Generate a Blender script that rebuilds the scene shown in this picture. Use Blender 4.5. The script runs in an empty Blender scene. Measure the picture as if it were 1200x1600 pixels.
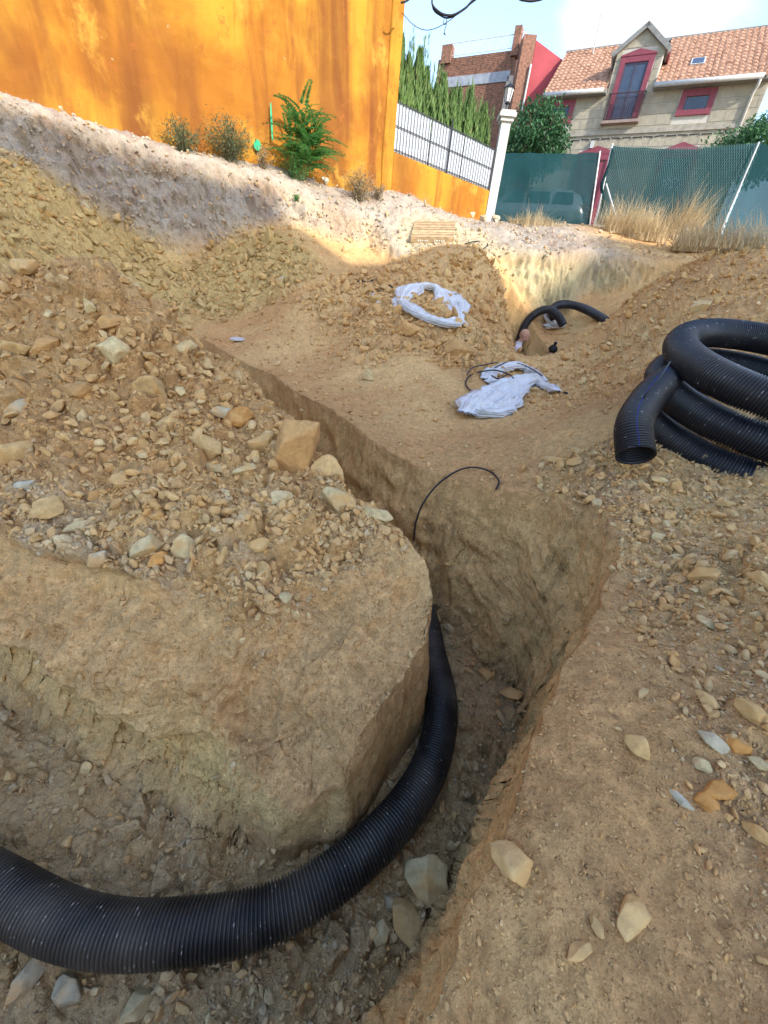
import bpy, bmesh, math, random
import numpy as np
from mathutils import Vector, Matrix
rad = math.radians
random.seed(7); RNG = np.random.default_rng(11)
SC = bpy.context.scene
COL = SC.collection

# ------------------------------------------------------------------ camera
# metres; z = 0 is the floor of the near trench, the camera is held 1.9 m above it
H = 1.9
FPX, CX, CY = 600.0, 600.0, 800.0             # focal length and centre in photograph pixels (1200 x 1600)
_nad = np.array([495 - CX, 1850 - CY, FPX]); _nad /= np.linalg.norm(_nad)
_up = -_nad
_ax = np.array([0, 0, 1.0]); _fw = _ax - _up * (_ax @ _up); _fw /= np.linalg.norm(_fw)
RM = np.array([np.cross(_fw, _up), _fw, _up])
cam_d = bpy.data.cameras.new('camera'); cam = bpy.data.objects.new('camera', cam_d); COL.objects.link(cam)
cam_d.sensor_fit = 'VERTICAL'; cam_d.sensor_height = 36.0; cam_d.lens = 36.0 * FPX / 1600.0
cam_d.clip_start = 0.02; cam_d.clip_end = 3000
_m = RM @ np.diag([1, -1, -1])
cam.matrix_world = Matrix([[*_m[0], 0], [*_m[1], 0], [*_m[2], H], [0, 0, 0, 1]])
SC.camera = cam
def ray(x, y): return RM @ np.array([(x - CX) / FPX, (y - CY) / FPX, 1.0])
def at(x, y, Y):
    d = ray(x, y); t = Y / d[1]
    return Vector((d[0] * t, Y, H + d[2] * t))

# ------------------------------------------------------------------ light
SUN = Vector((0.62, -0.62, 0.52)).normalized()          # towards the sun: behind the camera, to the right
elev = math.asin(SUN.z); az = math.atan2(SUN.x, SUN.y)
w = bpy.data.worlds.new('World'); SC.world = w; w.use_nodes = True
nt = w.node_tree; nt.nodes.clear()
sky = nt.nodes.new('ShaderNodeTexSky'); sky.sky_type = 'NISHITA'; sky.sun_disc = False
sky.sun_elevation = elev; sky.sun_rotation = az; sky.air_density = 1.0; sky.dust_density = 1.0; sky.ozone_density = 1.0
bg = nt.nodes.new('ShaderNodeBackground'); bg.inputs['Strength'].default_value = 0.15
out = nt.nodes.new('ShaderNodeOutputWorld')
tc = nt.nodes.new('ShaderNodeTexCoord')
# soft cumulus: noise over the sky dome, thicker around one bank of cloud
mp = nt.nodes.new('ShaderNodeMapping'); mp.inputs['Scale'].default_value = (1, 1, 2.0); mp.inputs['Location'].default_value = (0.3, 0.1, 0.2)
nz = nt.nodes.new('ShaderNodeTexNoise'); nz.inputs['Scale'].default_value = 3.2; nz.inputs['Detail'].default_value = 7; nz.inputs['Roughness'].default_value = 0.55
nt.links.new(tc.outputs['Generated'], mp.inputs['Vector']); nt.links.new(mp.outputs['Vector'], nz.inputs['Vector'])
cdir = Vector(ray(1010, 30)).normalized()
dist = nt.nodes.new('ShaderNodeVectorMath'); dist.operation = 'DISTANCE'; dist.inputs[1].default_value = cdir
nt.links.new(tc.outputs['Generated'], dist.inputs[0])
bank = nt.nodes.new('ShaderNodeMapRange'); bank.inputs['From Min'].default_value = 0.07; bank.inputs['From Max'].default_value = 0.20
bank.inputs['To Min'].default_value = 0.22; bank.inputs['To Max'].default_value = -0.06; bank.interpolation_type = 'SMOOTHSTEP'
nt.links.new(dist.outputs['Value'], bank.inputs['Value'])
addn = nt.nodes.new('ShaderNodeMath'); addn.operation = 'ADD'
nt.links.new(nz.outputs['Fac'], addn.inputs[0]); nt.links.new(bank.outputs['Result'], addn.inputs[1])
ramp = nt.nodes.new('ShaderNodeMapRange'); ramp.inputs['From Min'].default_value = 0.55; ramp.inputs['From Max'].default_value = 0.74; ramp.interpolation_type = 'SMOOTHSTEP'
nt.links.new(addn.outputs[0], ramp.inputs['Value'])
mixc = nt.nodes.new('ShaderNodeMix'); mixc.data_type = 'RGBA'
nt.links.new(ramp.outputs['Result'], mixc.inputs['Factor']); nt.links.new(sky.outputs['Color'], mixc.inputs['A'])
mixc.inputs['B'].default_value = (2.05, 2.15, 2.3, 1)
nt.links.new(mixc.outputs['Result'], bg.inputs['Color']); nt.links.new(bg.outputs[0], out.inputs['Surface'])
sun_d = bpy.data.lights.new('sun', 'SUN'); sun = bpy.data.objects.new('sun', sun_d); COL.objects.link(sun)
sun_d.energy = 2.0; sun_d.angle = rad(0.53); sun_d.color = (1.0, 0.93, 0.82)
sun.rotation_euler = SUN.to_track_quat('Z', 'Y').to_euler()
sun.location = (30, -30, 40)
vs = SC.view_settings
vs.view_transform = 'Standard'; vs.look = 'None'; vs.gamma = 1.0; vs.use_curve_mapping = False; vs.exposure = 1.88
SC.render.film_transparent = False
SC.cycles.max_bounces = 6; SC.cycles.transparent_max_bounces = 12
try: SC.cycles.use_denoising = True
except Exception: pass

# ------------------------------------------------------------------ helpers
class MB:
    """collects faces, then links them as one mesh object"""
    def __init__(s): s.v = []; s.f = []; s.m = []; s.mi = 0
    def add(s, vs_, fs_):
        b = len(s.v); s.v.extend([tuple(p) for p in vs_])
        for f in fs_: s.f.append(tuple(i + b for i in f)); s.m.append(s.mi)
    def box(s, c, d, M=None):
        x, y, z = d[0] / 2, d[1] / 2, d[2] / 2
        vv = [Vector((sx * x, sy * y, sz * z)) + Vector(c) for sz in (-1, 1) for sy in (-1, 1) for sx in (-1, 1)]
        if M is not None: vv = [M @ p for p in vv]
        s.add(vv, [(0, 2, 3, 1), (4, 5, 7, 6), (0, 1, 5, 4), (2, 6, 7, 3), (0, 4, 6, 2), (1, 3, 7, 5)])
    def bar(s, a, b, wd, dp, up=Vector((0, 0, 1))):
        a, b = Vector(a), Vector(b); z = (b - a); L = z.length; z = z / L
        x = up.cross(z)
        if x.length < 1e-4: x = Vector((1, 0, 0)).cross(z)
        x.normalize(); y = z.cross(x)
        M = Matrix((x, y, z)).transposed().to_4x4(); M.translation = (a + b) / 2
        s.box((0, 0, 0), (wd, dp, L), M)
    def tube(s, pts, r, n=8, caps=True):
        pts = [Vector(p) for p in pts]; k = len(pts); rr = r if hasattr(r, '__len__') else [r] * k
        t0 = (pts[1] - pts[0]).normalized()
        nx = t0.orthogonal().normalized(); rings = []
        for i, p in enumerate(pts):
            t = (pts[min(i + 1, k - 1)] - pts[max(i - 1, 0)]).normalized()
            nx = (nx - t * nx.dot(t)); nx = nx.normalized() if nx.length > 1e-6 else t.orthogonal().normalized()
            ny = t.cross(nx)
            rings.append([p + (nx * math.cos(a) + ny * math.sin(a)) * rr[i] for a in (2 * math.pi * j / n for j in range(n))])
        vv = [q for rg in rings for q in rg]
        ff = [(i * n + j, i * n + (j + 1) % n, (i + 1) * n + (j + 1) % n, (i + 1) * n + j) for i in range(k - 1) for j in range(n)]
        if caps: ff += [tuple(range(n))[::-1], tuple((k - 1) * n + j for j in range(n))]
        s.add(vv, ff)
    def prism(s, poly, M, h):
        """polygon in local xy, pushed along local z from 0 to h"""
        n = len(poly)
        vv = [M @ Vector((p[0], p[1], 0)) for p in poly] + [M @ Vector((p[0], p[1], h)) for p in poly]
        s.add(vv, [tuple(range(n))[::-1], tuple(range(n, 2 * n))] + [(i, (i + 1) % n, n + (i + 1) % n, n + i) for i in range(n)])
    def build(s, name, mat, parent=None, smooth=False):
        me = bpy.data.meshes.new(name); me.from_pydata(s.v, [], s.f)
        for m_ in (mat if isinstance(mat, (list, tuple)) else [mat]): me.materials.append(m_)
        if any(s.m): me.polygons.foreach_set('material_index', s.m)
        if smooth: me.polygons.foreach_set('use_smooth', [True] * len(s.f))
        bm = bmesh.new(); bm.from_mesh(me); bmesh.ops.recalc_face_normals(bm, faces=bm.faces); bm.to_mesh(me); bm.free()
        return link(name, me, parent)
def link(name, me, parent=None):
    o = bpy.data.objects.new(name, me); COL.objects.link(o)
    if parent is not None:
        o.parent = parent; o.matrix_parent_inverse = Matrix.Translation(parent.location).inverted() if parent.rotation_euler.z == 0 else parent.matrix_world.inverted()
    return o
def tag(o, label=None, cat=None, group=None, kind=None):
    for k, v in (('label', label), ('category', cat), ('group', group), ('kind', kind)):
        if v: o[k] = v
    return o
def thing(name, label, cat, loc=(0, 0, 0), group=None):
    """an Empty at the base of the thing; parts are built in world coordinates and parented to it"""
    o = bpy.data.objects.new(name, None); o.location = loc; o.empty_display_size = 0.2; COL.objects.link(o)
    return tag(o, label, cat, group)
def np_mesh(name, V, Fq, mat, smooth=True):
    me = bpy.data.meshes.new(name); V = np.asarray(V, np.float32); Fq = np.asarray(Fq, np.int32); k = Fq.shape[1]
    me.vertices.add(len(V)); me.vertices.foreach_set('co', V.ravel())
    me.loops.add(Fq.size); me.loops.foreach_set('vertex_index', Fq.ravel())
    me.polygons.add(len(Fq)); me.polygons.foreach_set('loop_start', np.arange(0, Fq.size, k, dtype=np.int32))
    try: me.polygons.foreach_set('loop_total', np.full(len(Fq), k, np.int32))
    except Exception: pass
    me.polygons.foreach_set('use_smooth', np.full(len(Fq), smooth))
    if mat is not None: me.materials.append(mat)
    me.update(calc_edges=True)
    return me

# ------------------------------------------------------------------ noise for geometry
_perm = np.random.default_rng(3).permutation(4096).astype(np.int64)
_g = np.random.default_rng(4).normal(size=(4096, 3)); _g /= np.linalg.norm(_g, axis=1)[:, None]; _g = _g.astype(np.float32)
def perlin(P):
    P = np.asarray(P, np.float32); I = np.floor(P).astype(np.int64); f = P - I
    u = f * f * f * (f * (f * 6 - 15) + 10); res = 0
    for dx in (0, 1):
        wx = u[:, 0] if dx else 1 - u[:, 0]
        for dy in (0, 1):
            wy = u[:, 1] if dy else 1 - u[:, 1]
            for dz in (0, 1):
                wz = u[:, 2] if dz else 1 - u[:, 2]
                h = _perm[(_perm[(_perm[(I[:, 0] + dx) & 4095] + I[:, 1] + dy) & 4095] + I[:, 2] + dz) & 4095]
                g = _g[h]
                res = res + wx * wy * wz * (g[:, 0] * (f[:, 0] - dx) + g[:, 1] * (f[:, 1] - dy) + g[:, 2] * (f[:, 2] - dz))
    return res
def fbm(P, sc, octv=4, rough=0.5):
    r = 0; a = 1.0
    for o in range(octv):
        r = r + a * perlin(P * sc + 17.3 * o); a *= rough; sc *= 2.03
    return r
def cells(P, sc, seed=0):
    """nearest and second nearest feature distance and a random id per cell"""
    P = (np.asarray(P, np.float32) * sc); I = np.floor(P).astype(np.int64)
    d1 = np.full(len(P), 9.0, np.float32); d2 = d1.copy(); cid = np.zeros(len(P), np.int64)
    for dx in (-1, 0, 1):
        for dy in (-1, 0, 1):
            for dz in (-1, 0, 1):
                J = I + np.array([dx, dy, dz])
                h = _perm[(_perm[(_perm[(J[:, 0] + seed) & 4095] + J[:, 1]) & 4095] + J[:, 2]) & 4095]
                q = J + (_g[h] * 0.45 + 0.5)
                d = np.sqrt(((P - q) ** 2).sum(1)); c = d < d1
                d2 = np.where(c, d1, np.minimum(d2, d)); cid = np.where(c, h, cid); d1 = np.where(c, d, d1)
    return d1, d2, cid
def sstep(a, b, x):
    t = np.clip((x - a) / (b - a), 0, 1); return t * t * (3 - 2 * t)
# ------------------------------------------------------------------ ground: spoil, trenches, cut bank
def tps_fit(pts, lam=0.02):
    P = np.array(pts, float); n = len(P); X = P[:, :2]
    r2 = ((X[:, None] - X[None]) ** 2).sum(2); K = 0.5 * r2 * np.log(r2 + 1e-12) + lam * np.eye(n)
    Q = np.c_[np.ones(n), X]; A = np.zeros((n + 3, n + 3)); A[:n, :n] = K; A[:n, n:] = Q; A[n:, :n] = Q.T
    sol = np.linalg.solve(A, np.r_[P[:, 2], np.zeros(3)]); return X, sol
def tps_eval(fit, q):
    X, s = fit; n = len(X); o = np.zeros(len(q))
    for i in range(n):
        r2 = (q[:, 0] - X[i, 0]) ** 2 + (q[:, 1] - X[i, 1]) ** 2; o += s[i] * 0.5 * r2 * np.log(r2 + 1e-12)
    return o + s[n] + s[n + 1] * q[:, 0] + s[n + 2] * q[:, 1]
LOW = [  # surveyed points (photograph x, y, distance) of the dug-out ground
 (760,1350,.27),(830,1150,.5),(880,990,.8),(935,930,1.1),(985,1420,.24),(1200,1600,.13),(1200,1300,.34),(1200,1100,.56),(1200,1000,.72),
 (1050,1000,.85),(1050,900,1.15),(1200,900,.95),(1200,812,1.3),(1050,805,1.45),(960,850,1.3),(960,800,1.5),(993,745,1.72),(1150,772,1.62),(850,830,1.6),(780,765,2.05),
 (1050,500,4.5),(1000,600,3.2),(960,660,2.4),(1150,440,6),(1200,400,8),(1050,430,8.5),(950,500,8),(1000,480,6.5),(900,560,6.2),(1200,470,4.5),
 (830,700,2.5),(700,700,2.8),(600,700,2.7),(520,645,3.2),(420,588,4.5),(740,640,3.9),(830,600,5),(900,620,4),(650,600,4.4),(500,570,5.2),(370,530,6.2),
 (800,556,7.2),(815,562,9.2),(870,582,8.3),(950,598,5.5),(870,520,10.5),(850,500,10.8),(900,505,10.6),
 (600,520,5.8),(700,540,5.6),(560,470,6.8),(640,455,7.2),(740,500,6.6),(772,532,7),(650,412,8.6),(570,430,8.0),(760,422,9.0),(450,475,7),(330,505,7),(400,500,7),(795,470,9.6),(790,530,8.8),
 (470,368,9.9),(400,385,9.3),(303,425,8.8),(330,440,8.3),(540,415,10),(320,490,7.4),(244,432,8.2),(184,395,8.0),(135,350,7.9),(81,296,7.8),(0,262,7.6),(200,440,7.2),(0,400,5.5),
 (0,480,3.3),(0,600,2.3),(0,700,1.8),(0,850,1.25),(130,402,2.7),(60,425,3.0),(200,450,2.75),(250,500,2.75),(330,570,3.0),(200,600,2.25),(350,650,2.3),(450,750,1.9),
 (150,700,1.8),(300,800,1.55),(100,850,1.3),(250,900,1.21),(430,900,1.28),(450,850,1.42),(560,800,1.7),(640,870,1.42),(675,905,1.38),(480,688,2.3),(400,620,2.75),
 (430,1000,1.13),(430,1100,.97),(430,1200,.82),(300,1000,1.05),(560,1000,1.12),(560,1200,.675),(620,1080,.95),(665,980,1.17),(490,1320,.6),(560,1100,.85),
 (690,378,11),(740,350,13.5),(800,370,12.2),(620,405,10.3),(640,390,10.7),
]
UP = [(690,378,11),(740,350,13.5),(800,370,12.2),(850,388,11.4),(900,385,11.5),(920,352,15.8),(775,345,15.4),(1000,380,14),(1118,380,15.4),(1200,392,14.5),(620,405,10.3),(640,390,10.7),
 (1060,400,12.5),(1150,405,11),(1200,415,9.5),(1000,400,12.0),(940,395,11.6),(800,385,11.2),(720,385,10.8)]
low = [tuple(at(*p)) for p in LOW] + [(-2.3,4.3,1.0),(-1.7,3.9,.95),(-3.4,4.5,1.2),(-4.5,3.0,1.5),(-5.5,5,2.0),(-7,7,2.9),(0.9,-1,1.15),(3,-1,1.25),(3,.5,1.3),(4.5,2,1.5),(5,5,2.1),(-3,-1.6,.9),(0,-1.6,1.0),
    (9,7,3.0),(-2.2,3.3,1.5)]
up = [tuple(at(*p)) for p in UP] + [(-.7,13,4.25),(-3.2,11.3,4.15),(-7.2,8.6,4.25),(-9,7.4,4.4),(2.2,15,4.1),(6,17,4.25),(0,18,4.15),(12,17,4.3),(-6,12,4.4),(-1.1,12.5,4.0),(16,12,4.2)]
LF, UF = tps_fit(low), tps_fit(up)
# coarse lattice for the two smooth surfaces
GX = np.arange(-14, 24.01, .08); GY = np.arange(-4, 20.01, .08)
_q = np.stack(np.meshgrid(GX, GY, indexing='ij'), -1).reshape(-1, 2)
ZL = np.clip(tps_eval(LF, _q), .3, 4.0).reshape(len(GX), len(GY)); ZU = np.clip(tps_eval(UF, _q), 1.0, 4.6).reshape(len(GX), len(GY))
def lattice(Z, x, y):
    fx = np.clip((x - GX[0]) / .08, 0, len(GX) - 1.001); fy = np.clip((y - GY[0]) / .08, 0, len(GY) - 1.001)
    i = fx.astype(int); j = fy.astype(int); fx = fx - i; fy = fy - j
    return Z[i, j] * (1 - fx) * (1 - fy) + Z[i + 1, j] * fx * (1 - fy) + Z[i, j + 1] * (1 - fx) * fy + Z[i + 1, j + 1] * fx * fy
def sdist(poly, x, y):
    """signed distance to a polygon, positive inside"""
    P = np.array(poly, float); n = len(P); d = np.full(x.shape, 1e9); ins = np.zeros(x.shape, bool)
    for i in range(n):
        a, b = P[i], P[(i + 1) % n]; e = b - a; wx, wy = x - a[0], y - a[1]
        t = np.clip((wx * e[0] + wy * e[1]) / (e @ e), 0, 1)
        d = np.minimum(d, (wx - t * e[0]) ** 2 + (wy - t * e[1]) ** 2)
        c = (a[1] > y) != (b[1] > y)
        xi = a[0] + (y - a[1]) * e[0] / (e[1] if e[1] != 0 else 1e-12)
        ins ^= c & (x < xi)
    d = np.sqrt(d); return np.where(ins, d, -d)
RIM = [(-5,1.5),(-2.5,1.33),(-1.6,1.25),(-.9,1.17),(-.62,.98),(-.4,.8),(-.2,.655),(-.05,.7),(.1,.92),(.22,1.12),(.26,1.3),(.235,1.42),(.1,1.6),(-.16,1.83),(-.54,2.3),(-.95,2.85),(-1.45,3.45),(-2.1,4.3),(-3.4,5.5),
       (-3.0,6.2),(-1.5,4.7),(-.51,3.27),(.18,2.42),(.55,2.15),(.86,1.85),(.99,1.55),(.92,1.25),(.64,.85),(.5,.68),(.345,.46),(.225,.27),(.15,.17),(.1,.02),(.02,-.3),(-.3,-.6),(-5,-.6)]
FLO = [(-5,1.2),(-2.4,1.16),(-1.77,1.07),(-.95,.77),(-.28,.585),(-.2,.6),(-.02,.66),(.135,.9),(.26,1.1),(.31,1.3),(.29,1.45),(.15,1.68),(-.1,1.93),(-.46,2.36),(-.86,2.92),(-1.36,3.52),(-2.0,4.36),(-3.3,5.6),
       (-3.1,6.05),(-1.62,4.62),(-.62,3.2),(.06,2.36),(.4,1.93),(.64,1.66),(.82,1.42),(.83,1.25),(.62,.9),(.47,.71),(.31,.48),(.16,.31),(.08,.2),(.0,.0),(-.1,-.25),(-.35,-.5),(-5,-.5)]
MRIM = [(1.75,9.7),(2.55,9.1),(3.0,8.35),(3.5,8.0),(4.3,8.2),(4.2,9.0),(3.5,9.8),(3.0,10.5),(2.4,10.7)]
MFLO = [(1.95,9.8),(2.65,9.2),(3.1,8.5),(3.5,8.2),(4.1,8.4),(4.0,8.9),(3.35,9.6),(2.85,10.25),(2.4,10.5)]
UPPER = [(-12,5.2),(-7.0,7.95),(-3.0,10.6),(-.95,11.55),(-.45,11.0),(-.2,10.4),(1.0,10.55),(1.75,10.55),(2.1,10.85),(3.95,11.1),(4.6,11.6),(6.2,11.2),(8.0,10.6),(24,9),(24,30),(-12,30)]
def warp(x, y, a, sc):
    P = np.stack([x, y, np.zeros_like(x)], -1).reshape(-1, 3)
    return (x + a * fbm(P, sc, 3).reshape(x.shape), y + a * fbm(P + 31.7, sc, 3).reshape(x.shape))
def ground_z(x, y):
    """height plus masks (trench wall, trench floor, bank face)"""
    wx, wy = warp(x, y, .035, 4.0); w2x, w2y = warp(x, y, .014, 15.0); wx, wy = wx + w2x - x, wy + w2y - y
    zl = lattice(ZL, x, y); zu = lattice(ZU, x, y)
    du = sdist(UPPER, *warp(x, y, .12, 1.3))
    wf = np.where(x < -.6, .42, .28)
    su = sstep(-wf, wf * .35, du)
    z = zl + (np.maximum(zu, zl) - zl) * su
    face = su * (1 - su) * 4 * np.clip((zu - zl) / .8, 0, 1)
    # trenches
    def cut(z, rim, flo, fz):
        dr = sdist(rim, wx, wy); df = -sdist(flo, wx, wy)
        s = np.clip(dr, 0, None) / (np.clip(dr, 0, None) + np.clip(df, 0, None) + 1e-6)
        s = np.where(dr <= 0, 0, np.where(df <= 0, 1, s))
        sz = sstep(0, 1, s) * .1 + s * .9
        fr = 1 - sstep(.9, 1.7, np.hypot(x + 1.3, y - .9)); sz = sz * (1 - fr) + (.20 * s + .80 * s ** 4.2) * fr      # near face: sheer foot, rounded brow
        return z * (1 - sz) + np.minimum(fz, z) * sz, s, dr
    fz = .03 + .10 * sstep(1.5, 4, y) - .0 * x
    z1, s1, dr1 = cut(z, RIM, FLO, fz)
    z2, s2, dr2 = cut(z1, MRIM, MFLO, np.full_like(z, -.22) - .5 * sstep(9.6, 8.7, y))
    wall = np.maximum(s1 * (1 - s1), s2 * (1 - s2)) * 4
    floor = np.maximum(s1, s2) ** 3
    return z2, wall, floor, face, su, du, np.maximum(dr1, dr2)

# polar sheet round the camera foot: columns dense ahead, rows follow the profile so that steep faces get their share of faces
angs = np.concatenate([np.linspace(-180, -92, 60, endpoint=False), np.linspace(-92, 78, 980, endpoint=False), np.linspace(78, 180, 70, endpoint=False)])
NA = len(angs); NF, NR = 1150, 800
rf = .012 * (26 / .012) ** (np.linspace(0, 1, NF) ** .86)
A = np.radians(angs)
xf = np.sin(A)[:, None] * rf; yf = np.cos(A)[:, None] * rf
zf = ground_z(xf, yf)[0]
dr = np.diff(rf)[None]; dz = np.diff(zf, axis=1)
dist3 = np.sqrt(rf[None, 1:] ** 2 + (zf[:, 1:] - H) ** 2)
px = np.arctan2(rf[None, 1:], H - zf[:, 1:]); vis = np.abs(np.diff(np.arctan2(rf[None], H - zf), axis=1))
dens = (np.sqrt(dr ** 2 + dz ** 2) / dist3) * .55 + vis + .00006
ker = np.ones(9) / 9
for _ in range(3):                                     # neighbours alike, so that the sheet does not shear
    pad = np.concatenate([dens[-24:], dens, dens[:24]]); c = np.cumsum(np.concatenate([np.zeros((1, NF - 1)), pad]), axis=0)
    dens = ((c[49:] - c[:-49]) / 49)[:NA]
cum = np.concatenate([np.zeros((NA, 1)), np.cumsum(dens, axis=1)], axis=1); cum /= cum[:, -1:]
rr = np.stack([np.interp(np.linspace(0, 1, NR), cum[i], rf) for i in range(NA)])
gx = np.sin(A)[:, None] * rr; gy = np.cos(A)[:, None] * rr
gz, wallm, floorm, facem, um, dum, drm = ground_z(gx, gy)
GP = np.stack([gx, gy, gz], -1)
def grid_normals(G):
    e1 = np.roll(G, -1, 0) - np.roll(G, 1, 0); e2 = np.gradient(G, axis=1)
    n = np.cross(e2, e1); n /= np.linalg.norm(n, axis=-1, keepdims=True) + 1e-12
    return n * np.where(n[..., 2:3].mean() < 0, -1, 1)
GN = grid_normals(GP)
# soil zones in plan: how stony, and which earth
def blob(x, y, cx, cy, r, soft=.5): return 1 - sstep(r * (1 - soft), r, np.hypot(x - cx, y - cy))
X, Y = gx, gy
heap = np.clip(blob(X, Y, -1.6, 2.3, 1.35, .35) + blob(X, Y, -2.9, 2.6, 1.6, .4) + blob(X, Y, -.75, 1.85, .62, .4) + blob(X, Y, -1.7, 1.6, .6, .4) + .8 * blob(X, Y, -.22, 1.68, .42, .5) + .8 * blob(X, Y, -.5, 1.45, .40, .5) + .8 * blob(X, Y, -1.1, 1.4, .45, .5), 0, 1) * (drm < -.02)
rbank = np.clip(sstep(.38, .8, X - .34 * np.clip(Y, 0, 1.2)) * (Y < 2.2) * (Y > -3), 0, 1)
rbank = rbank * (.45 + .55 * sstep(-.28, .22, fbm(np.stack([X, Y, 0 * X], -1).reshape(-1, 3), 1.7, 3).reshape(X.shape)))
rmound = np.clip(blob(X, Y, 3.6, 4.5, 3.0, .5) + blob(X, Y, 6, 7, 3.2, .4), 0, 1)
cmound = np.clip(blob(X, Y, -.1, 6.2, 1.3, .5) + blob(X, Y, .9, 5.8, 1.0, .5) + blob(X, Y, -.9, 7.2, 1.2, .5) + .8 * blob(X, Y, .5, 8.0, 1.3, .5) + .8 * blob(X, Y, 1.7, 8.6, 1.3, .5), 0, 1)
lslope = np.clip(blob(X, Y, -6, 6.8, 3.2, .4) + blob(X, Y, -3.0, 8.6, 1.7, .5), 0, 1) * (um < .4)
fr0 = blob(X, Y, -.75, 1.05, 1.3, .5) * (drm > -.3)
stony = np.clip(.12 + .30 * fr0 + .9 * heap + .75 * rbank + .45 * rmound + .8 * cmound + .8 * lslope + .5 * floorm * (drm > .03), 0, 1) * (1 - .85 * np.clip(wallm, 0, 1)) * (1 - .8 * np.clip(facem, 0, 1))
Pf = GP.reshape(-1, 3)
amp = np.clip(np.hypot(gx, gy) / 3.0, .28, 1.6).ravel()
st = stony.ravel(); wl = np.clip(wallm, 0, 1).ravel(); fc = np.clip(facem, 0, 1).ravel()
fine = perlin(Pf * 42) * .0035 + perlin(Pf * 95) * .0018
d = fbm(Pf, 2.3, 3) * .035 * (.35 + amp * .5) + fbm(Pf, 9.0, 4, .55) * .017 * (.6 + .5 * st) + fine * np.clip(amp * 1.3, .7, 2)
# broken clods and blocks: each cell stands at its own height with open joints between
def blocks(P, sc, seed, jw=.22, wob=.35, m=None):
    if m is not None:                                   # only where it shows
        k = np.where(m > .015)[0]; J_, H_ = np.zeros(len(P), np.float32), np.zeros(len(P), np.float32)
        if len(k): J_[k], H_[k] = blocks(P[k], sc, seed, jw, wob)
        return J_, H_
    Q_ = P + np.stack([perlin(P * sc * 1.7 + 3), perlin(P * sc * 1.7 + 13), perlin(P * sc * 1.7 + 23)], -1) * (wob / sc)
    a_, b_, c_ = cells(Q_, sc, seed); h_ = ((c_ * 2654435761 >> 7) & 1023) / 1023.0
    return np.clip((b_ - a_) / jw, 0, 1), h_.astype(np.float32)
hp = np.clip(heap, 0, 1).ravel(); lsl = np.clip(lslope, 0, 1).ravel(); near_ = np.clip(1.6 - np.hypot(gx, gy).ravel() / 4, .25, 1)
j, h_ = blocks(Pf * np.array([1, 1, 1.2]), 5.0, 1, m=hp + cmound.ravel()); d += (hp + .45 * cmound.ravel()) * j * (h_ - .35) * .10
j, h_ = blocks(Pf * np.array([1, 1, 1.2]), 11.0, 2, m=st - .13); d += st * j * (h_ ** 1.5 - .25) * .062
j, h_ = blocks(Pf, 25.0, 3, .3, m=(st - .13) * (near_ > .3)); d += st * j * (h_ ** 2 - .2) * .030 * near_
Pl = Pf @ np.array([[.86, .5, 0], [-.3, .6, .74], [.4, -.62, .67]]).T
j, h_ = blocks(Pl * np.array([1, 1, 3.2]), 4.0, 4, m=lsl); d += lsl * j * (h_ - .4) * .11                       # slabby olive slope
# cut faces: ledges, bucket-tooth scoops, fallen-out pieces
nose = (blob(X, Y, -.12, 1.0, .62, .35) * (X < .34)).ravel()
front = np.clip((blob(X, Y, -1.1, .95, 1.9, .5)).ravel() * wl * 1.6 + nose, 0, 1)
Pw = Pf @ np.array([[.8, .3, .52], [-.5, .8, .2], [-.3, -.45, .85]]).T
led = fbm(Pw * np.array([2.2, 2.2, 9.0]), 1.0, 4, .55)
d += wl * led * .05 + wl * (1 - front) * -np.abs(perlin(Pw * np.array([3.1, 3.1, 1.2]) + 3)) * .08
j, h_ = blocks(Pw * np.array([1, 1, 1.5]), 4.5, 5, .5, .5, m=np.maximum(wl, front)); d += np.maximum(wl, front) * (h_ - .5) * np.clip(j * 1.5, 0, 1) * .055
j, h_ = blocks(Pw * np.array([1, 1, 1.4]), 11.0, 6, .4, .5, m=np.maximum(wl, front)); d += np.maximum(wl * .8, front) * (h_ - .5) * j * .030
lz = .22 + .30 * np.clip((-X.ravel() - .35) / 1.4, -.1, 1.3) + .07 * perlin(Pf * 2.4 + 11) + .03 * perlin(Pf * 9.0)      # bench line: crumbling earth above, clean scraped cut below
cutb = front * sstep(-.38, -.62, X.ravel()) * sstep(lz + .03, lz - .03, GP[..., 2].ravel()); d -= cutb * .075
j, h_ = blocks(Pw, 2.1, 15, .5, .6, m=front); d += front * (1 - cutb) * (h_ - .5) * np.clip(j * 1.4, 0, 1) * .13
d += front * (1 - .65 * cutb) * (fbm(Pf, 6.0, 5, .6) * .030 - np.abs(perlin(Pf * 2.6 + 7)) * .05)
Pb = Pf * np.array([1, 1, .7])
ero = -np.abs(fbm(Pb, 4.0, 5, .65)) * .17 + fbm(Pf, 3.0, 4) * .16
j, h_ = blocks(Pf * np.array([1, 1, 1.4]), 4.0, 8, .4, m=fc); d += np.clip(fc * 1.4, 0, 1) * (ero + (h_ - .5) * j * .11)
j, h_ = blocks(Pf, 6.0, 9, .4, m=um.ravel() * (np.hypot(gx, gy).ravel() < 15)); d += um.ravel() * (1 - fc) * (fbm(Pf, 5.0, 3) * .04 + (h_ - .4) * j * .05) * (np.hypot(gx, gy).ravel() < 15)
rd = np.full(len(Pf), 9.0)
RG = [(-.3,.6),(-.2,.63),(-.03,.68),(.12,.91),(.24,1.11),(.285,1.3),(.26,1.43),(.12,1.65)]
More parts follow.
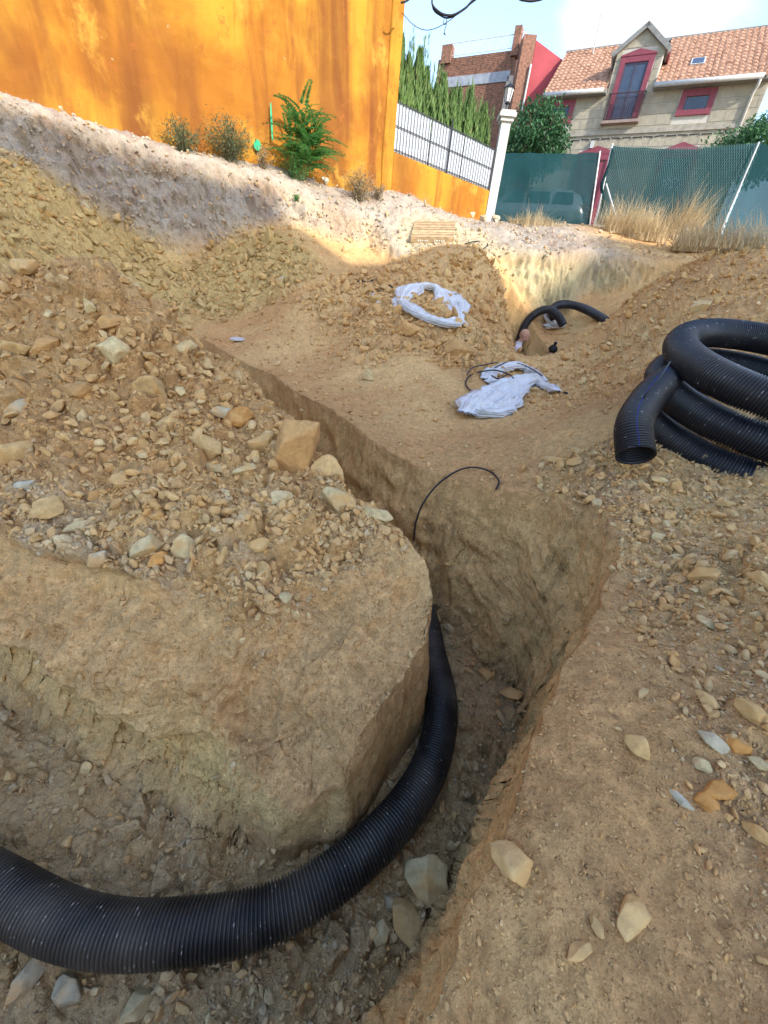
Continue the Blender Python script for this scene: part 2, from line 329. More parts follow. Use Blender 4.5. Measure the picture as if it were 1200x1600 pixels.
for a_, b_ in zip(RG[:-1], RG[1:]):
    e_ = np.array(b_) - np.array(a_); t_ = np.clip(((Pf[:, 0] - a_[0]) * e_[0] + (Pf[:, 1] - a_[1]) * e_[1]) / (e_ @ e_), 0, 1); rd = np.minimum(rd, np.hypot(Pf[:, 0] - a_[0] - t_ * e_[0], Pf[:, 1] - a_[1] - t_ * e_[1]))
d *= np.clip(rd / .17, .2, 1)                          # the thin corner of the block keeps its edge
far = np.clip((np.hypot(gx, gy).ravel() - 15) / 4, 0, 1); d *= 1 - far * .8
GQ = (Pf + GN.reshape(-1, 3) * d[:, None]).reshape(NA, NR, 3)
GQ[..., 2] += wallm * 0
GN2 = grid_normals(GQ)
# earth colour (what the soil is made of; the trench floor tint also holds shade)
def C(r, g, b): return np.array([(c / 255.0) ** 2.2 for c in (r, g, b)])
n1 = fbm(Pf, .9, 4)[:, None]; n2 = fbm(Pf + 9, 5.0, 4)[:, None]; n3 = fbm(Pf + 4, 22.0, 3)[:, None]
ochre, brown, grey, olive, white, cream, pink = C(211,172,118), C(194,151,102), C(198,177,144), C(188,162,106), C(170,158,142), C(186,170,130), C(154,138,122)
def mixm(a, b, t): return a * (1 - t) + b * np.clip(t, 0, 1)
colr = mixm(ochre[None], brown[None], sstep(-.35, .35, n1 + .5 * n2))
gmask = np.clip((heap * sstep(1.75, 1.3, Y) + .65 * rbank + .8 * floorm).ravel()[:, None] * sstep(-.3, .25, n2 + n1 * .6) , 0, 1)
colr = mixm(colr, grey[None], gmask * .75)
colr = mixm(colr, C(184,154,110)[None], (floorm * (drm > .03)).ravel()[:, None] * .65)  # floor: grey-brown soil, with the shade of the trench painted into the tint
colr = mixm(colr, C(218,174,120)[None], front[:, None] * (.40 + .4 * sstep(-.2, .3, n2)))
colr = mixm(colr, olive[None], (lslope.ravel()[:, None]) * .75)
u_ = um.ravel()[:, None]; xw = X.ravel()[:, None]; yw = Y.ravel()[:, None]; zw = GQ.reshape(-1, 3)[:, 2:3]; cutc = cutb[:, None]
chalk = np.clip(np.maximum(u_, fc[:, None] * 1.2), 0, 1) * sstep(6.5, 4.2, xw)
wc = mixm(white[None], pink[None], sstep(-.25, .4, n1 + .4 * n2)); wc = mixm(wc, cream[None], sstep(1.0, 2.4, xw) * sstep(3.3, 2.6, zw))
wc = mixm(wc, C(140,120,108)[None], sstep(.15, .5, n2 + n3 * .5 + .15 * (zw > 3.85)) * .6)
colr = mixm(colr, wc, chalk * sstep(-.6, -.1, n2 + chalk - .3))
ramp_ = (blob(X, Y, .8, 11.2, 1.6, .5) * (Y > 9.6)).ravel()[:, None]
colr = mixm(colr, C(200,182,140)[None], ramp_ * .6)
pale_cut = np.clip(np.maximum(wl * sstep(.35, .8, wl), 0), 0, 1)[:, None] * sstep(.62, .2, zw) * (yw < 2.6)
colr = mixm(colr, C(214,184,124)[None], pale_cut * .7)
colr = mixm(colr, C(222,182,122)[None], (np.clip(wl * 1.5, 0, 1) * (1 - front))[:, None] * .6)
colr = mixm(colr, brown[None] * .92, (hp * sstep(1.6, 2.2, Y.ravel()))[:, None] * .55)
colr = mixm(colr, C(222,186,122)[None], cutc * .8)
colr *= (1 + .22 * n3 + .16 * n2)
colr = np.clip(colr, .02, .9)

def soil_mat(name, bump=1.0):
    m = bpy.data.materials.new(name); m.use_nodes = True; t = m.node_tree; b = t.nodes['Principled BSDF']; L = t.links.new
    b.inputs['Roughness'].default_value = .95; b.inputs['Specular IOR Level'].default_value = .15
    a = t.nodes.new('ShaderNodeAttribute'); a.attribute_name = 'earth'
    g = t.nodes.new('ShaderNodeNewGeometry')
    def noise(sc, det=4, ro=.6):
        n = t.nodes.new('ShaderNodeTexNoise'); n.inputs['Scale'].default_value = sc; n.inputs['Detail'].default_value = det; n.inputs['Roughness'].default_value = ro
        L(g.outputs['Position'], n.inputs['Vector']); return n
    n1, n2, n3 = noise(170, 4, .7), noise(34, 7, .7), noise(6, 5)
    def pebbles(sc, keep, edge):
        """scattered grains: a round fleck in some of the cells only"""
        wv = t.nodes.new('ShaderNodeVectorMath'); wv.operation = 'MULTIPLY_ADD'; L(n2.outputs['Color'], wv.inputs[0]); wv.inputs[1].default_value = (.35 / sc,) * 3; L(g.outputs['Position'], wv.inputs[2])
        v = t.nodes.new('ShaderNodeTexVoronoi'); v.inputs['Scale'].default_value = sc; L(wv.outputs[0], v.inputs['Vector'])
        hs = t.nodes.new('ShaderNodeSeparateColor'); L(v.outputs['Color'], hs.inputs['Color'])
        on = t.nodes.new('ShaderNodeMath'); on.operation = 'GREATER_THAN'; on.inputs[1].default_value = keep; L(hs.outputs['Red'], on.inputs[0])
        f = t.nodes.new('ShaderNodeMapRange'); f.inputs['From Min'].default_value = edge; f.inputs['From Max'].default_value = edge * .35; L(v.outputs['Distance'], f.inputs['Value'])
        p = t.nodes.new('ShaderNodeMath'); p.operation = 'MULTIPLY'; L(on.outputs[0], p.inputs[0]); L(f.outputs[0], p.inputs[1]); return p, hs
    pa, ha = pebbles(60, .60, .42); pb_, hb_ = pebbles(150, .45, .45)
    mr2 = t.nodes.new('ShaderNodeMapRange'); mr2.inputs['From Min'].default_value = .28; mr2.inputs['From Max'].default_value = .72; mr2.inputs['To Min'].default_value = .66; mr2.inputs['To Max'].default_value = 1.26; L(n2.outputs['Fac'], mr2.inputs['Value'])
    mr1 = t.nodes.new('ShaderNodeMapRange'); mr1.inputs['From Min'].default_value = .3; mr1.inputs['From Max'].default_value = .7; mr1.inputs['To Min'].default_value = .80; mr1.inputs['To Max'].default_value = 1.18; L(n1.outputs['Fac'], mr1.inputs['Value'])
    mu = t.nodes.new('ShaderNodeMath'); mu.operation = 'MULTIPLY'; L(mr1.outputs[0], mu.inputs[0]); L(mr2.outputs[0], mu.inputs[1])
    vm = t.nodes.new('ShaderNodeVectorMath'); vm.operation = 'SCALE'; L(a.outputs['Color'], vm.inputs[0]); L(mu.outputs[0], vm.inputs['Scale']); c_ = vm.outputs[0]
    for p, hs in ((pa, ha), (pb_, hb_)):
        tn = t.nodes.new('ShaderNodeMapRange'); tn.inputs['To Min'].default_value = .75; tn.inputs['To Max'].default_value = 1.4; L(hs.outputs['Green'], tn.inputs['Value'])
        sc_ = t.nodes.new('ShaderNodeVectorMath'); sc_.operation = 'SCALE'; L(a.outputs['Color'], sc_.inputs[0]); L(tn.outputs[0], sc_.inputs['Scale'])
        mx = t.nodes.new('ShaderNodeMix'); mx.data_type = 'RGBA'; L(p.outputs[0], mx.inputs['Factor']); L(c_, mx.inputs['A']); L(sc_.outputs[0], mx.inputs['B']); c_ = mx.outputs['Result']
    L(c_, b.inputs['Base Color'])
    h1 = t.nodes.new('ShaderNodeMath'); h1.operation = 'MULTIPLY_ADD'; h1.inputs[1].default_value = .6; L(pb_.outputs[0], h1.inputs[0]); L(n1.outputs['Fac'], h1.inputs[2])
    h2 = t.nodes.new('ShaderNodeMath'); h2.operation = 'MULTIPLY_ADD'; h2.inputs[1].default_value = .5; L(pa.outputs[0], h2.inputs[0]); L(n2.outputs['Fac'], h2.inputs[2])
    b1 = t.nodes.new('ShaderNodeBump'); b1.inputs['Strength'].default_value = .7 * bump; b1.inputs['Distance'].default_value = .006; L(h1.outputs[0], b1.inputs['Height'])
    b2 = t.nodes.new('ShaderNodeBump'); b2.inputs['Strength'].default_value = .8 * bump; b2.inputs['Distance'].default_value = .022; L(h2.outputs[0], b2.inputs['Height']); L(b2.outputs[0], b1.inputs['Normal'])
    L(b1.outputs[0], b.inputs['Normal']); return m
SOIL = soil_mat('soil')
# split the sheet into its pieces by where they lie, with one set of normals so that no seam shows
idx = np.arange(NA * NR).reshape(NA, NR); nxt = np.roll(idx, -1, 0)
Q = np.stack([nxt[:, :-1], nxt[:, 1:], idx[:, 1:], idx[:, :-1]], -1).reshape(-1, 4)
area = np.zeros((NA, NR), int)
area[(heap > .5) & (drm < 0)] = 1                              # heap on the undug block
area[(cmound > .45) & (um < .5) & (drm < 0)] = 2
area[(rmound > .5) & (um < .5) & (drm < 0)] = 3
area[drm > 0] = 4
area[(lslope > .4) & (drm < 0)] = 5
area[(facem > .25)] = 6
area[(um >= .5) & (facem <= .25)] = 7
far_ = area.ravel()[Q[:, 0]]
names = {0: 'ground', 1: 'spoil_heap', 2: 'spoil_heap', 3: 'spoil_heap', 4: 'trench', 5: 'spoil_heap', 6: 'cut_bank', 7: 'rubble_ground'}
Vq = GQ.reshape(-1, 3).astype(np.float32); Nq = GN2.reshape(-1, 3).astype(np.float32)
for k, nm in names.items():
    f = Q[far_ == k]
    if not len(f): continue
    us, inv = np.unique(f, return_inverse=True); f2 = inv.reshape(-1, 4)
    me = np_mesh(nm, Vq[us], f2, SOIL)
    at_ = me.attributes.new('earth', 'FLOAT_COLOR', 'POINT'); at_.data.foreach_set('color', np.c_[colr[us], np.ones(len(us))].astype(np.float32).ravel())
    me.normals_split_custom_set_from_vertices(Nq[us])
    o = link(nm, me); tag(o, kind='structure')
# height look-up on the finished sheet, for standing things on it
def gz_at(x, y):
    a = math.degrees(math.atan2(x, y)); r = math.hypot(x, y)
    i = int(np.clip(np.searchsorted(angs, a) , 0, NA - 1)); i2 = (i - 1) % NA
    z = []
    for k in (i, i2):
        R_ = np.hypot(GQ[k, :, 0], GQ[k, :, 1]); o_ = np.argsort(R_); z.append(np.interp(r, R_[o_], GQ[k, o_, 2]))
    return float(max(z))
# ------------------------------------------------------------------ materials
def mat(name, c, rough=.8, var=.12, sc=6.0, bump=0.0, bsc=60.0, c2=None, metal=0.0, spec=.3, stretch=(1, 1, 1), objvar=0.0, lo=.35, hi=.65):
    m = bpy.data.materials.new(name); m.use_nodes = True; t = m.node_tree; b = t.nodes['Principled BSDF']; L = t.links.new
    b.inputs['Roughness'].default_value = rough; b.inputs['Metallic'].default_value = metal; b.inputs['Specular IOR Level'].default_value = spec
    g = t.nodes.new('ShaderNodeNewGeometry'); mp = t.nodes.new('ShaderNodeMapping'); mp.inputs['Scale'].default_value = stretch
    L(g.outputs['Position'], mp.inputs['Vector'])
    n = t.nodes.new('ShaderNodeTexNoise'); n.inputs['Scale'].default_value = sc; n.inputs['Detail'].default_value = 6; n.inputs['Roughness'].default_value = .6
    L(mp.outputs[0], n.inputs['Vector'])
    r = t.nodes.new('ShaderNodeMapRange'); r.inputs['From Min'].default_value = lo; r.inputs['From Max'].default_value = hi; L(n.outputs['Fac'], r.inputs['Value'])
    mx = t.nodes.new('ShaderNodeMix'); mx.data_type = 'RGBA'; L(r.outputs[0], mx.inputs['Factor'])
    ca = tuple(x * (1 - var) for x in c); cb = c2 if c2 else tuple(x * (1 + var) for x in c)
    mx.inputs['A'].default_value = (*ca, 1); mx.inputs['B'].default_value = (*cb, 1)
    res = mx.outputs['Result']
    if objvar:
        oi = t.nodes.new('ShaderNodeObjectInfo'); rr_ = t.nodes.new('ShaderNodeMapRange'); rr_.inputs['To Min'].default_value = 1 - objvar; rr_.inputs['To Max'].default_value = 1 + objvar
        L(oi.outputs['Random'], rr_.inputs['Value']); vm = t.nodes.new('ShaderNodeVectorMath'); vm.operation = 'SCALE'; L(res, vm.inputs[0]); L(rr_.outputs[0], vm.inputs['Scale']); res = vm.outputs[0]
    L(res, b.inputs['Base Color'])
    if bump:
        n2 = t.nodes.new('ShaderNodeTexNoise'); n2.inputs['Scale'].default_value = bsc; n2.inputs['Detail'].default_value = 5; L(mp.outputs[0], n2.inputs['Vector'])
        bp = t.nodes.new('ShaderNodeBump'); bp.inputs['Strength'].default_value = bump; bp.inputs['Distance'].default_value = .02; L(n2.outputs['Fac'], bp.inputs['Height']); L(bp.outputs[0], b.inputs['Normal'])
    return m
M_stone = mat('ashlar', (.31, .28, .215), .9, .14, 5, .35, 40, objvar=.08)
M_mortar = mat('mortar', (.46, .43, .37), .95, .08, 8)
M_maroon = mat('maroon_paint', (.20, .045, .065), .6, .12, 7)
M_tile = mat('terracotta', (.34, .17, .10), .85, .35, 5.5, c2=(.46, .27, .18), bump=.2, bsc=30)
M_greyroof = mat('grey_slate', (.20, .20, .19), .85, .2, 6)
M_white = mat('white_paint', (.48, .47, .44), .7, .06, 3)
M_cream = mat('cream_render', (.50, .46, .37), .9, .06, 2)
M_zinc = mat('zinc_gutter', (.42, .43, .43), .5, .12, 9, spec=.5)
M_glass = mat('window_glass', (.035, .05, .085), .08, .2, 3, spec=.6)
M_iron = mat('black_iron', (.02, .02, .025), .5, .2, 20)
M_darkframe = mat('dark_frame', (.06, .05, .08), .5, .2, 20)
M_brick = mat('brown_brick', (.19, .105, .075), .95, .35, 9, .4, 60, c2=(.30, .15, .10))
M_redwall = mat('red_render', (.33, .06, .07), .85, .12, 1.2)
M_pink = mat('pink_render', (.75, .06, .32), .8, .1, 1)
M_band = mat('grey_cement', (.26, .28, .32), .9, .2, 3)
M_asphalt = mat('asphalt', (.06, .06, .062), .95, .2, 20, .3, 200)
M_block = mat('render_block', (.72, .68, .60), .9, .08, 1)
M_sheet = mat('white_sheet_metal', (.46, .49, .53), .45, .06, 2, spec=.5)
M_bark = mat('bark', (.12, .085, .055), .9, .3, 20, .6, 50)

def orange_wall_mat(low=False):
    m = bpy.data.materials.new('orange_limewash'); m.use_nodes = True; t = m.node_tree; b = t.nodes['Principled BSDF']; L = t.links.new
    b.inputs['Roughness'].default_value = .9; b.inputs['Specular IOR Level'].default_value = .2
    a = t.nodes.new('ShaderNodeAttribute'); a.attribute_name = 'wall'   # x along the wall, y height
    def noise(sx, sy, sc, det=5, ro=.55, off=0, dist=0):
        mp = t.nodes.new('ShaderNodeMapping'); mp.inputs['Scale'].default_value = (sx, sy, 1); mp.inputs['Location'].default_value = (off, off * .7, 0); L(a.outputs['Vector'], mp.inputs['Vector'])
        n = t.nodes.new('ShaderNodeTexNoise'); n.inputs['Scale'].default_value = sc; n.inputs['Detail'].default_value = det; n.inputs['Roughness'].default_value = ro; n.inputs['Distortion'].default_value = dist; L(mp.outputs[0], n.inputs['Vector']); return n
    def rng(n, lo, hi):
        r = t.nodes.new('ShaderNodeMapRange'); r.inputs['From Min'].default_value = lo; r.inputs['From Max'].default_value = hi; r.interpolation_type = 'SMOOTHSTEP'; L(n.outputs['Fac'], r.inputs['Value']); return r.outputs[0]
    def mix(f, A_, B_):
        x = t.nodes.new('ShaderNodeMix'); x.data_type = 'RGBA'; L(f, x.inputs['Factor'])
        for k, v in (('A', A_), ('B', B_)):
            if isinstance(v, tuple): x.inputs[k].default_value = (*v, 1)
            else: L(v, x.inputs[k])
        return x.outputs['Result']
    c = mix(rng(noise(1, .7, .75, 5, .6, 3.1, .5), .38, .64), (.30, .112, .013), (.44, .215, .022))       # ochre and yellow fields
    c = mix(rng(noise(1.0, .17, .95, 5, .55, 0, .6), .44, .72), c, (.16, .054, .012))                   # broad rust-brown runs
    c = mix(rng(noise(1.0, .12, 2.1, 5, .6, 8, .5), .50, .74), c, (.165, .05, .012))
    c = mix(rng(noise(1, .6, 1.3, 6, .65, 12), .56, .72), c, (.44, .235, .036))                           # washed-out fields
    c = mix(rng(noise(1, 1, 3.2, 7, .7, 17), .55, .70), c, (.27, .09, .018))
    n4 = noise(1, 1, 6, 6, .7, 5); c = mix(rng(n4, .66, .74), c, (.50, .33, .20))
    low_ = t.nodes.new('ShaderNodeSeparateXYZ'); L(a.outputs['Vector'], low_.inputs[0])
    ad = t.nodes.new('ShaderNodeMath'); ad.operation = 'MULTIPLY_ADD'; ad.inputs[1].default_value = 1.1; L(noise(1, 1, 2.4, 6, .7, 20).outputs['Fac'], ad.inputs[0]); 
    ng = t.nodes.new('ShaderNodeMath'); ng.operation = 'MULTIPLY'; ng.inputs[1].default_value = -1.0; L(low_.outputs['Y'], ng.inputs[0]); L(ng.outputs[0], ad.inputs[2])
    rb = t.nodes.new('ShaderNodeMapRange'); rb.inputs['From Min'].default_value = .12; rb.inputs['From Max'].default_value = .45; L(ad.outputs[0], rb.inputs['Value'])
    c = mix(rb.outputs[0], c, (.36, .15, .065))                                                         # damp, flaking base course
    L(c, b.inputs['Base Color'])
    bp = t.nodes.new('ShaderNodeBump'); bp.inputs['Strength'].default_value = .5; bp.inputs['Distance'].default_value = .03; L(noise(1, 1, 9, 8, .7, 2).outputs['Fac'], bp.inputs['Height']); L(bp.outputs[0], b.inputs['Normal'])
    return m
M_orange = orange_wall_mat()

# ------------------------------------------------------------------ the orange building on the bank
W0 = Vector((-.7, 13, 0)); WD = Vector((-.828, -.560, 0)).normalized(); WN = Vector((WD.y, -WD.x, 0))   # along to the left; WN away from the wall to the camera
if WN.y > 0: WN = -WN
def wall_sheet(name, parent, p0, dr, ln, z0, z1, nrm, thick, amp, seed, nx, nzz):
    """a plastered wall: uneven front sheet, flat back and ends, one mesh"""
    u = np.linspace(0, ln, nx); v = np.linspace(0, 1, nzz); U, Vv = np.meshgrid(u, v, indexing='ij')
    zb = z0(U) if callable(z0) else np.full_like(U, z0); zt = z1(U) if callable(z1) else np.full_like(U, z1)
    Z = zb + (zt - zb) * Vv
    P = np.stack([U.ravel(), Z.ravel(), np.full(U.size, seed)], -1)
    d = (fbm(P, .9, 3) * amp + fbm(P, 4.0, 3) * amp * .35).reshape(U.shape)
    base = np.array(p0)[None, None] + U[..., None] * np.array(dr) ; F_ = base + d[..., None] * np.array(nrm); F_[..., 2] = Z
    B_ = base - thick * np.array(nrm); B_[..., 2] = Z
    V = np.concatenate([F_.reshape(-1, 3), B_.reshape(-1, 3)]); N = U.size; ix = np.arange(N).reshape(U.shape)
    q = lambda a, b, c, d_: np.stack([a, b, c, d_], -1).reshape(-1, 4)
    fs = [q(ix[:-1, :-1], ix[1:, :-1], ix[1:, 1:], ix[:-1, 1:]), q(ix[:-1, :-1], ix[:-1, 1:], ix[1:, 1:], ix[1:, :-1]) + N]
    for e in (ix[0, :], ix[-1, :], ix[:, 0], ix[:, -1]):
        fs.append(q(e[:-1], e[1:], e[1:] + N, e[:-1] + N))
    me = np_mesh(name, V, np.concatenate(fs), M_orange)
    a = me.attributes.new('wall', 'FLOAT_VECTOR', 'POINT'); wv = np.stack([U + seed * 7, Z - zb, np.zeros_like(U)], -1).reshape(-1, 3); a.data.foreach_set('vector', np.concatenate([wv, wv]).astype(np.float32).ravel())
    bm = bmesh.new(); bm.from_mesh(me); bmesh.ops.recalc_face_normals(bm, faces=bm.faces); bm.to_mesh(me); bm.free()
    return link(name, me, parent)
ob = thing('building', 'orange limewashed building with rust-brown streaks above the white cut bank', 'building', (-4, 10.6, 4))
wall_sheet('wall', ob, W0, WD, 13.0, 3.55, 11.5, WN, .35, .05, 1.0, 260, 150)
pil = wall_sheet('corner_pier', ob, W0 - WD * .02 + WN * .035, WD, .30, 3.5, 11.52, WN, .5, .022, 5.0, 10, 120)
e = MB(); WB = Vector((-WN.x, -WN.y, 0))
Mx = Matrix((WD, WB, Vector((0, 0, 1)))).transposed().to_4x4(); Mx.translation = W0
e.box((0.15, 3.5, 7.5), (.3, 6.2, 8), Mx); e.box((6.5, 3.5, 11.3), (12.7, 6.5, .3), Mx); e.build('end_wall', M_orange, ob)
def paint_mark(kind, c, label):
    m_ = mat('green_spray_paint', (.02, .36, .16), .7, .2, 12); mb = MB(); n = 20
    s = (Vector((c[0], c[1], 0)) - W0).dot(WD); ctr = W0 + WD * s + WN * .085; ctr.z = c[2]
    if kind == 'disc': poly = [(math.cos(2 * math.pi * i / n) * .075 * (1 + .12 * math.sin(i * 2.1)), math.sin(2 * math.pi * i / n) * .095) for i in range(n)]
    else: poly = [(-.022, -.30), (.012, -.28), (.02, .1), (.012, .29), (-.012, .31), (-.02, .05)]
    Mm = Matrix((WD, Vector((0, 0, 1)), WN)).transposed().to_4x4(); Mm.translation = ctr
    mb.prism(poly, Mm, .004); tag(mb.build('paint_mark', m_, ob), label)
paint_mark('disc', (-3.45, 10.9, 4.42), 'green sprayed dot'); paint_mark('line', (-3.12, 11, 4.86), 'green sprayed upright stroke')

# ------------------------------------------------------------------ low garden wall, railing and hedge
LD = Vector((2.2 + .7, 15.0 - 13.0, 0)); LL = LD.length; LD.normalize(); LN = Vector((LD.y, -LD.x, 0))
gw = thing('garden_wall', 'low orange garden wall topped by a white-backed railing', 'wall', (.7, 14, 4.1))
wt = lambda U: 5.02 - .19 * U / LL
wall_sheet('wall', gw, W0 + LD * .05, LD, LL - .05, lambda U: 3.9 - .05 * U, wt, LN, .2, .02, 9.0, 90, 24)
sh = MB(); 
for k in range(3):
    a_, b_ = LD * (LL * (k / 3) + .02), LD * (LL * ((k + 1) / 3) - .02); p, q = W0 + a_ - LN * .06, W0 + b_ - LN * .06
    za, zb_ = 5.03 - .19 * (k / 3), 5.03 - .19 * ((k + 1) / 3)
    sh = MB(); vv = []
    for off in (0, .012):
        vv += [Vector((p.x, p.y, za + .02)) - LN * off, Vector((q.x, q.y, zb_ + .02)) - LN * off, Vector((q.x, q.y, zb_ + .92)) - LN * off, Vector((p.x, p.y, za + .92)) - LN * off]
    sh.add(vv, [(0, 1, 2, 3), (4, 7, 6, 5), (0, 4, 5, 1), (1, 5, 6, 2), (2, 6, 7, 3), (3, 7, 4, 0)]); sh.build('backing_panel', M_sheet, gw)
ba = MB(); ba.box((0, 0, 0), (.017, .012, .93)); bm0 = None
for i in range(37):
    f = (i + .5) / 37; p = W0 + LD * (LL * f) - LN * .03; z = 5.03 - .19 * f + .47
    if bm0 is None:
        o = ba.build('railing_bar', M_iron, gw); bm0 = o; o.location = (p.x, p.y, z)
    else:
        o = bm0.copy(); COL.objects.link(o); o.location = (p.x, p.y, z)
rl = MB()
for h in (.06, .5, .93):
    a_, b_ = W0 - LN * .03, W0 + LD * LL - LN * .03
    rl.bar((a_.x, a_.y, 5.03 + h), (b_.x, b_.y, 5.03 - .19 + h), .018, .014)
rl.build('rail', M_iron, gw)
for f in (.52,):
    p = W0 + LD * (LL * f) - LN * .03; z = 5.03 - .19 * f
    pm = MB(); pm.bar((p.x, p.y, z), (p.x, p.y, z + 1.12), .03, .03); pm.build('railing_post', M_iron, gw)
gp = thing('gate_pillar', 'white rendered gate pillar with moulded cap beside the railing', 'pillar', (2.38, 15.22, 4.1))
pb = MB(); pb.box((2.36, 15.22, 5.25), (.26, .26, 2.3)); pb.build('shaft', M_white, gp)
pb = MB(); pb.box((2.36, 15.22, 6.44), (.36, .36, .08)); pb.box((2.36, 15.22, 6.53), (.46, .46, .09)); pb.box((2.36, 15.22, 6.60), (.40, .40, .05)); pb.build('cap', M_white, gp)
lt = thing('lantern', 'black iron lantern with frosted glass on the gate pillar', 'lamp', (2.30, 15.22, 6.62))
l1 = MB(); l1.tube([(2.30, 15.22, 6.62), (2.30, 15.22, 6.80)], .02, 8); l1.box((2.3, 15.22, 6.81), (.12, .12, .02)); l1.build('stem', M_iron, lt)
def frustum(mb, c, z0, z1, r0, r1, n=6):
    v = [(c[0] + math.cos(2 * math.pi * i / n) * r, c[1] + math.sin(2 * math.pi * i / n) * r, z) for z, r in ((z0, r0), (z1, r1)) for i in range(n)]
    mb.add(v, [tuple(range(n))[::-1], tuple(range(n, 2 * n))] + [(i, (i + 1) % n, n + (i + 1) % n, n + i) for i in range(n)])
l2 = MB(); frustum(l2, (2.30, 15.22), 6.83, 7.10, .075, .125); l2.build('glass_shade', mat('frosted_glass', (.55, .56, .55), .3, .05), lt)
l3 = MB(); frustum(l3, (2.30, 15.22), 7.105, 7.19, .165, .05); frustum(l3, (2.30, 15.22), 7.192, 7.25, .02, .008); l3.build('hood', M_iron, lt)
l4 = MB()
for i in range(6):
    a = 2 * math.pi * i / 6; l4.bar((2.3 + .078 * math.cos(a), 15.22 + .078 * math.sin(a), 6.825), (2.3 + .13 * math.cos(a), 15.22 + .13 * math.sin(a), 7.104), .012, .012)
l4.build('glazing_bar', M_iron, lt)

# ------------------------------------------------------------------ foliage
def leaf_mat(name, c1, c2, c3=None, sc=1.5):
    m = bpy.data.materials.new(name); m.use_nodes = True; t = m.node_tree; b = t.nodes['Principled BSDF']; L = t.links.new
    b.inputs['Roughness'].default_value = .55; b.inputs['Specular IOR Level'].default_value = .35
    a = t.nodes.new('ShaderNodeAttribute'); a.attribute_name = 'tint'
    r = t.nodes.new('ShaderNodeValToRGB'); r.color_ramp.elements[0].color = (*c1, 1); r.color_ramp.elements[1].color = (*c2, 1)
    if c3: e_ = r.color_ramp.elements.new(.93); e_.color = (*c2, 1); r.color_ramp.elements[-1].color = (*c3, 1)
    L(a.outputs['Fac'], r.inputs['Fac']); L(r.outputs['Color'], b.inputs['Base Color'])
    tr = t.nodes.new('ShaderNodeBsdfTranslucent'); mx = t.nodes.new('ShaderNodeMixShader'); mx.inputs[0].default_value = .25
    hs = t.nodes.new('ShaderNodeHueSaturation'); hs.inputs['Value'].default_value = 1.4; L(r.outputs['Color'], hs.inputs['Color']); L(hs.outputs[0], tr.inputs['Color'])
    L(b.outputs[0], mx.inputs[1]); L(tr.outputs[0], mx.inputs[2]); L(mx.outputs[0], t.nodes['Material Output'].inputs['Surface']); return m
def leaves_mesh(name, P, D, N_, ln, wd, mt, tint):
    """rhombic leaves: base point, direction, blade normal, length, width"""
    P = np.asarray(P); n = len(P); D = D / (np.linalg.norm(D, axis=1)[:, None] + 1e-9); S = np.cross(D, N_); S /= np.linalg.norm(S, axis=1)[:, None] + 1e-9; N2 = np.cross(S, D)
    ln = np.broadcast_to(ln, n)[:, None]; wd = np.broadcast_to(wd, n)[:, None]
    V = np.stack([P, P + D * ln * .45 + S * wd * .5 + N2 * wd * .15, P + D * ln - N2 * ln * .08, P + D * ln * .45 - S * wd * .5 + N2 * wd * .15], 1).reshape(-1, 3)
    F_ = np.arange(n * 4).reshape(n, 4); me = np_mesh(name, V, F_, mt, False)
    a = me.attributes.new('tint', 'FLOAT', 'POINT'); a.data.foreach_set('value', np.repeat(np.clip(tint, 0, 1), 4).astype(np.float32)); return me
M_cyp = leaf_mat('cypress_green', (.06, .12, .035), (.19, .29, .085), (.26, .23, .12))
M_orangetree = leaf_mat('glossy_dark_leaf', (.022, .075, .030), (.075, .19, .065), (.14, .28, .10))
M_herb = leaf_mat('herb_green', (.04, .14, .035), (.12, .30, .07))
M_scrub = leaf_mat('scrub_green', (.07, .10, .045), (.16, .19, .09), (.32, .27, .16))
M_dryplant = leaf_mat('dry_scrub', (.18, .14, .085), (.36, .29, .17), (.16, .17, .07))
M_straw = leaf_mat('straw', (.38, .28, .15), (.66, .53, .32), (.74, .63, .42))
CYL = ['tallest feathery cypress, first in the row beside the orange wall', 'tall cypress second from the orange wall, with two thin leader shoots', 'cypress third from the orange wall in the row behind the railing', 'tall pointed cypress fourth from the orange wall', 'broad cypress fifth from the orange wall, behind the railing post', 'shorter cypress sixth from the orange wall', 'cypress in the middle of the row, seventh from the orange wall', 'cypress below the left end of the brick building', 'cypress fourth from the lantern pillar', 'cypress third from the lantern pillar', 'cypress second from the lantern pillar', 'last cypress of the row, next to the lantern pillar']
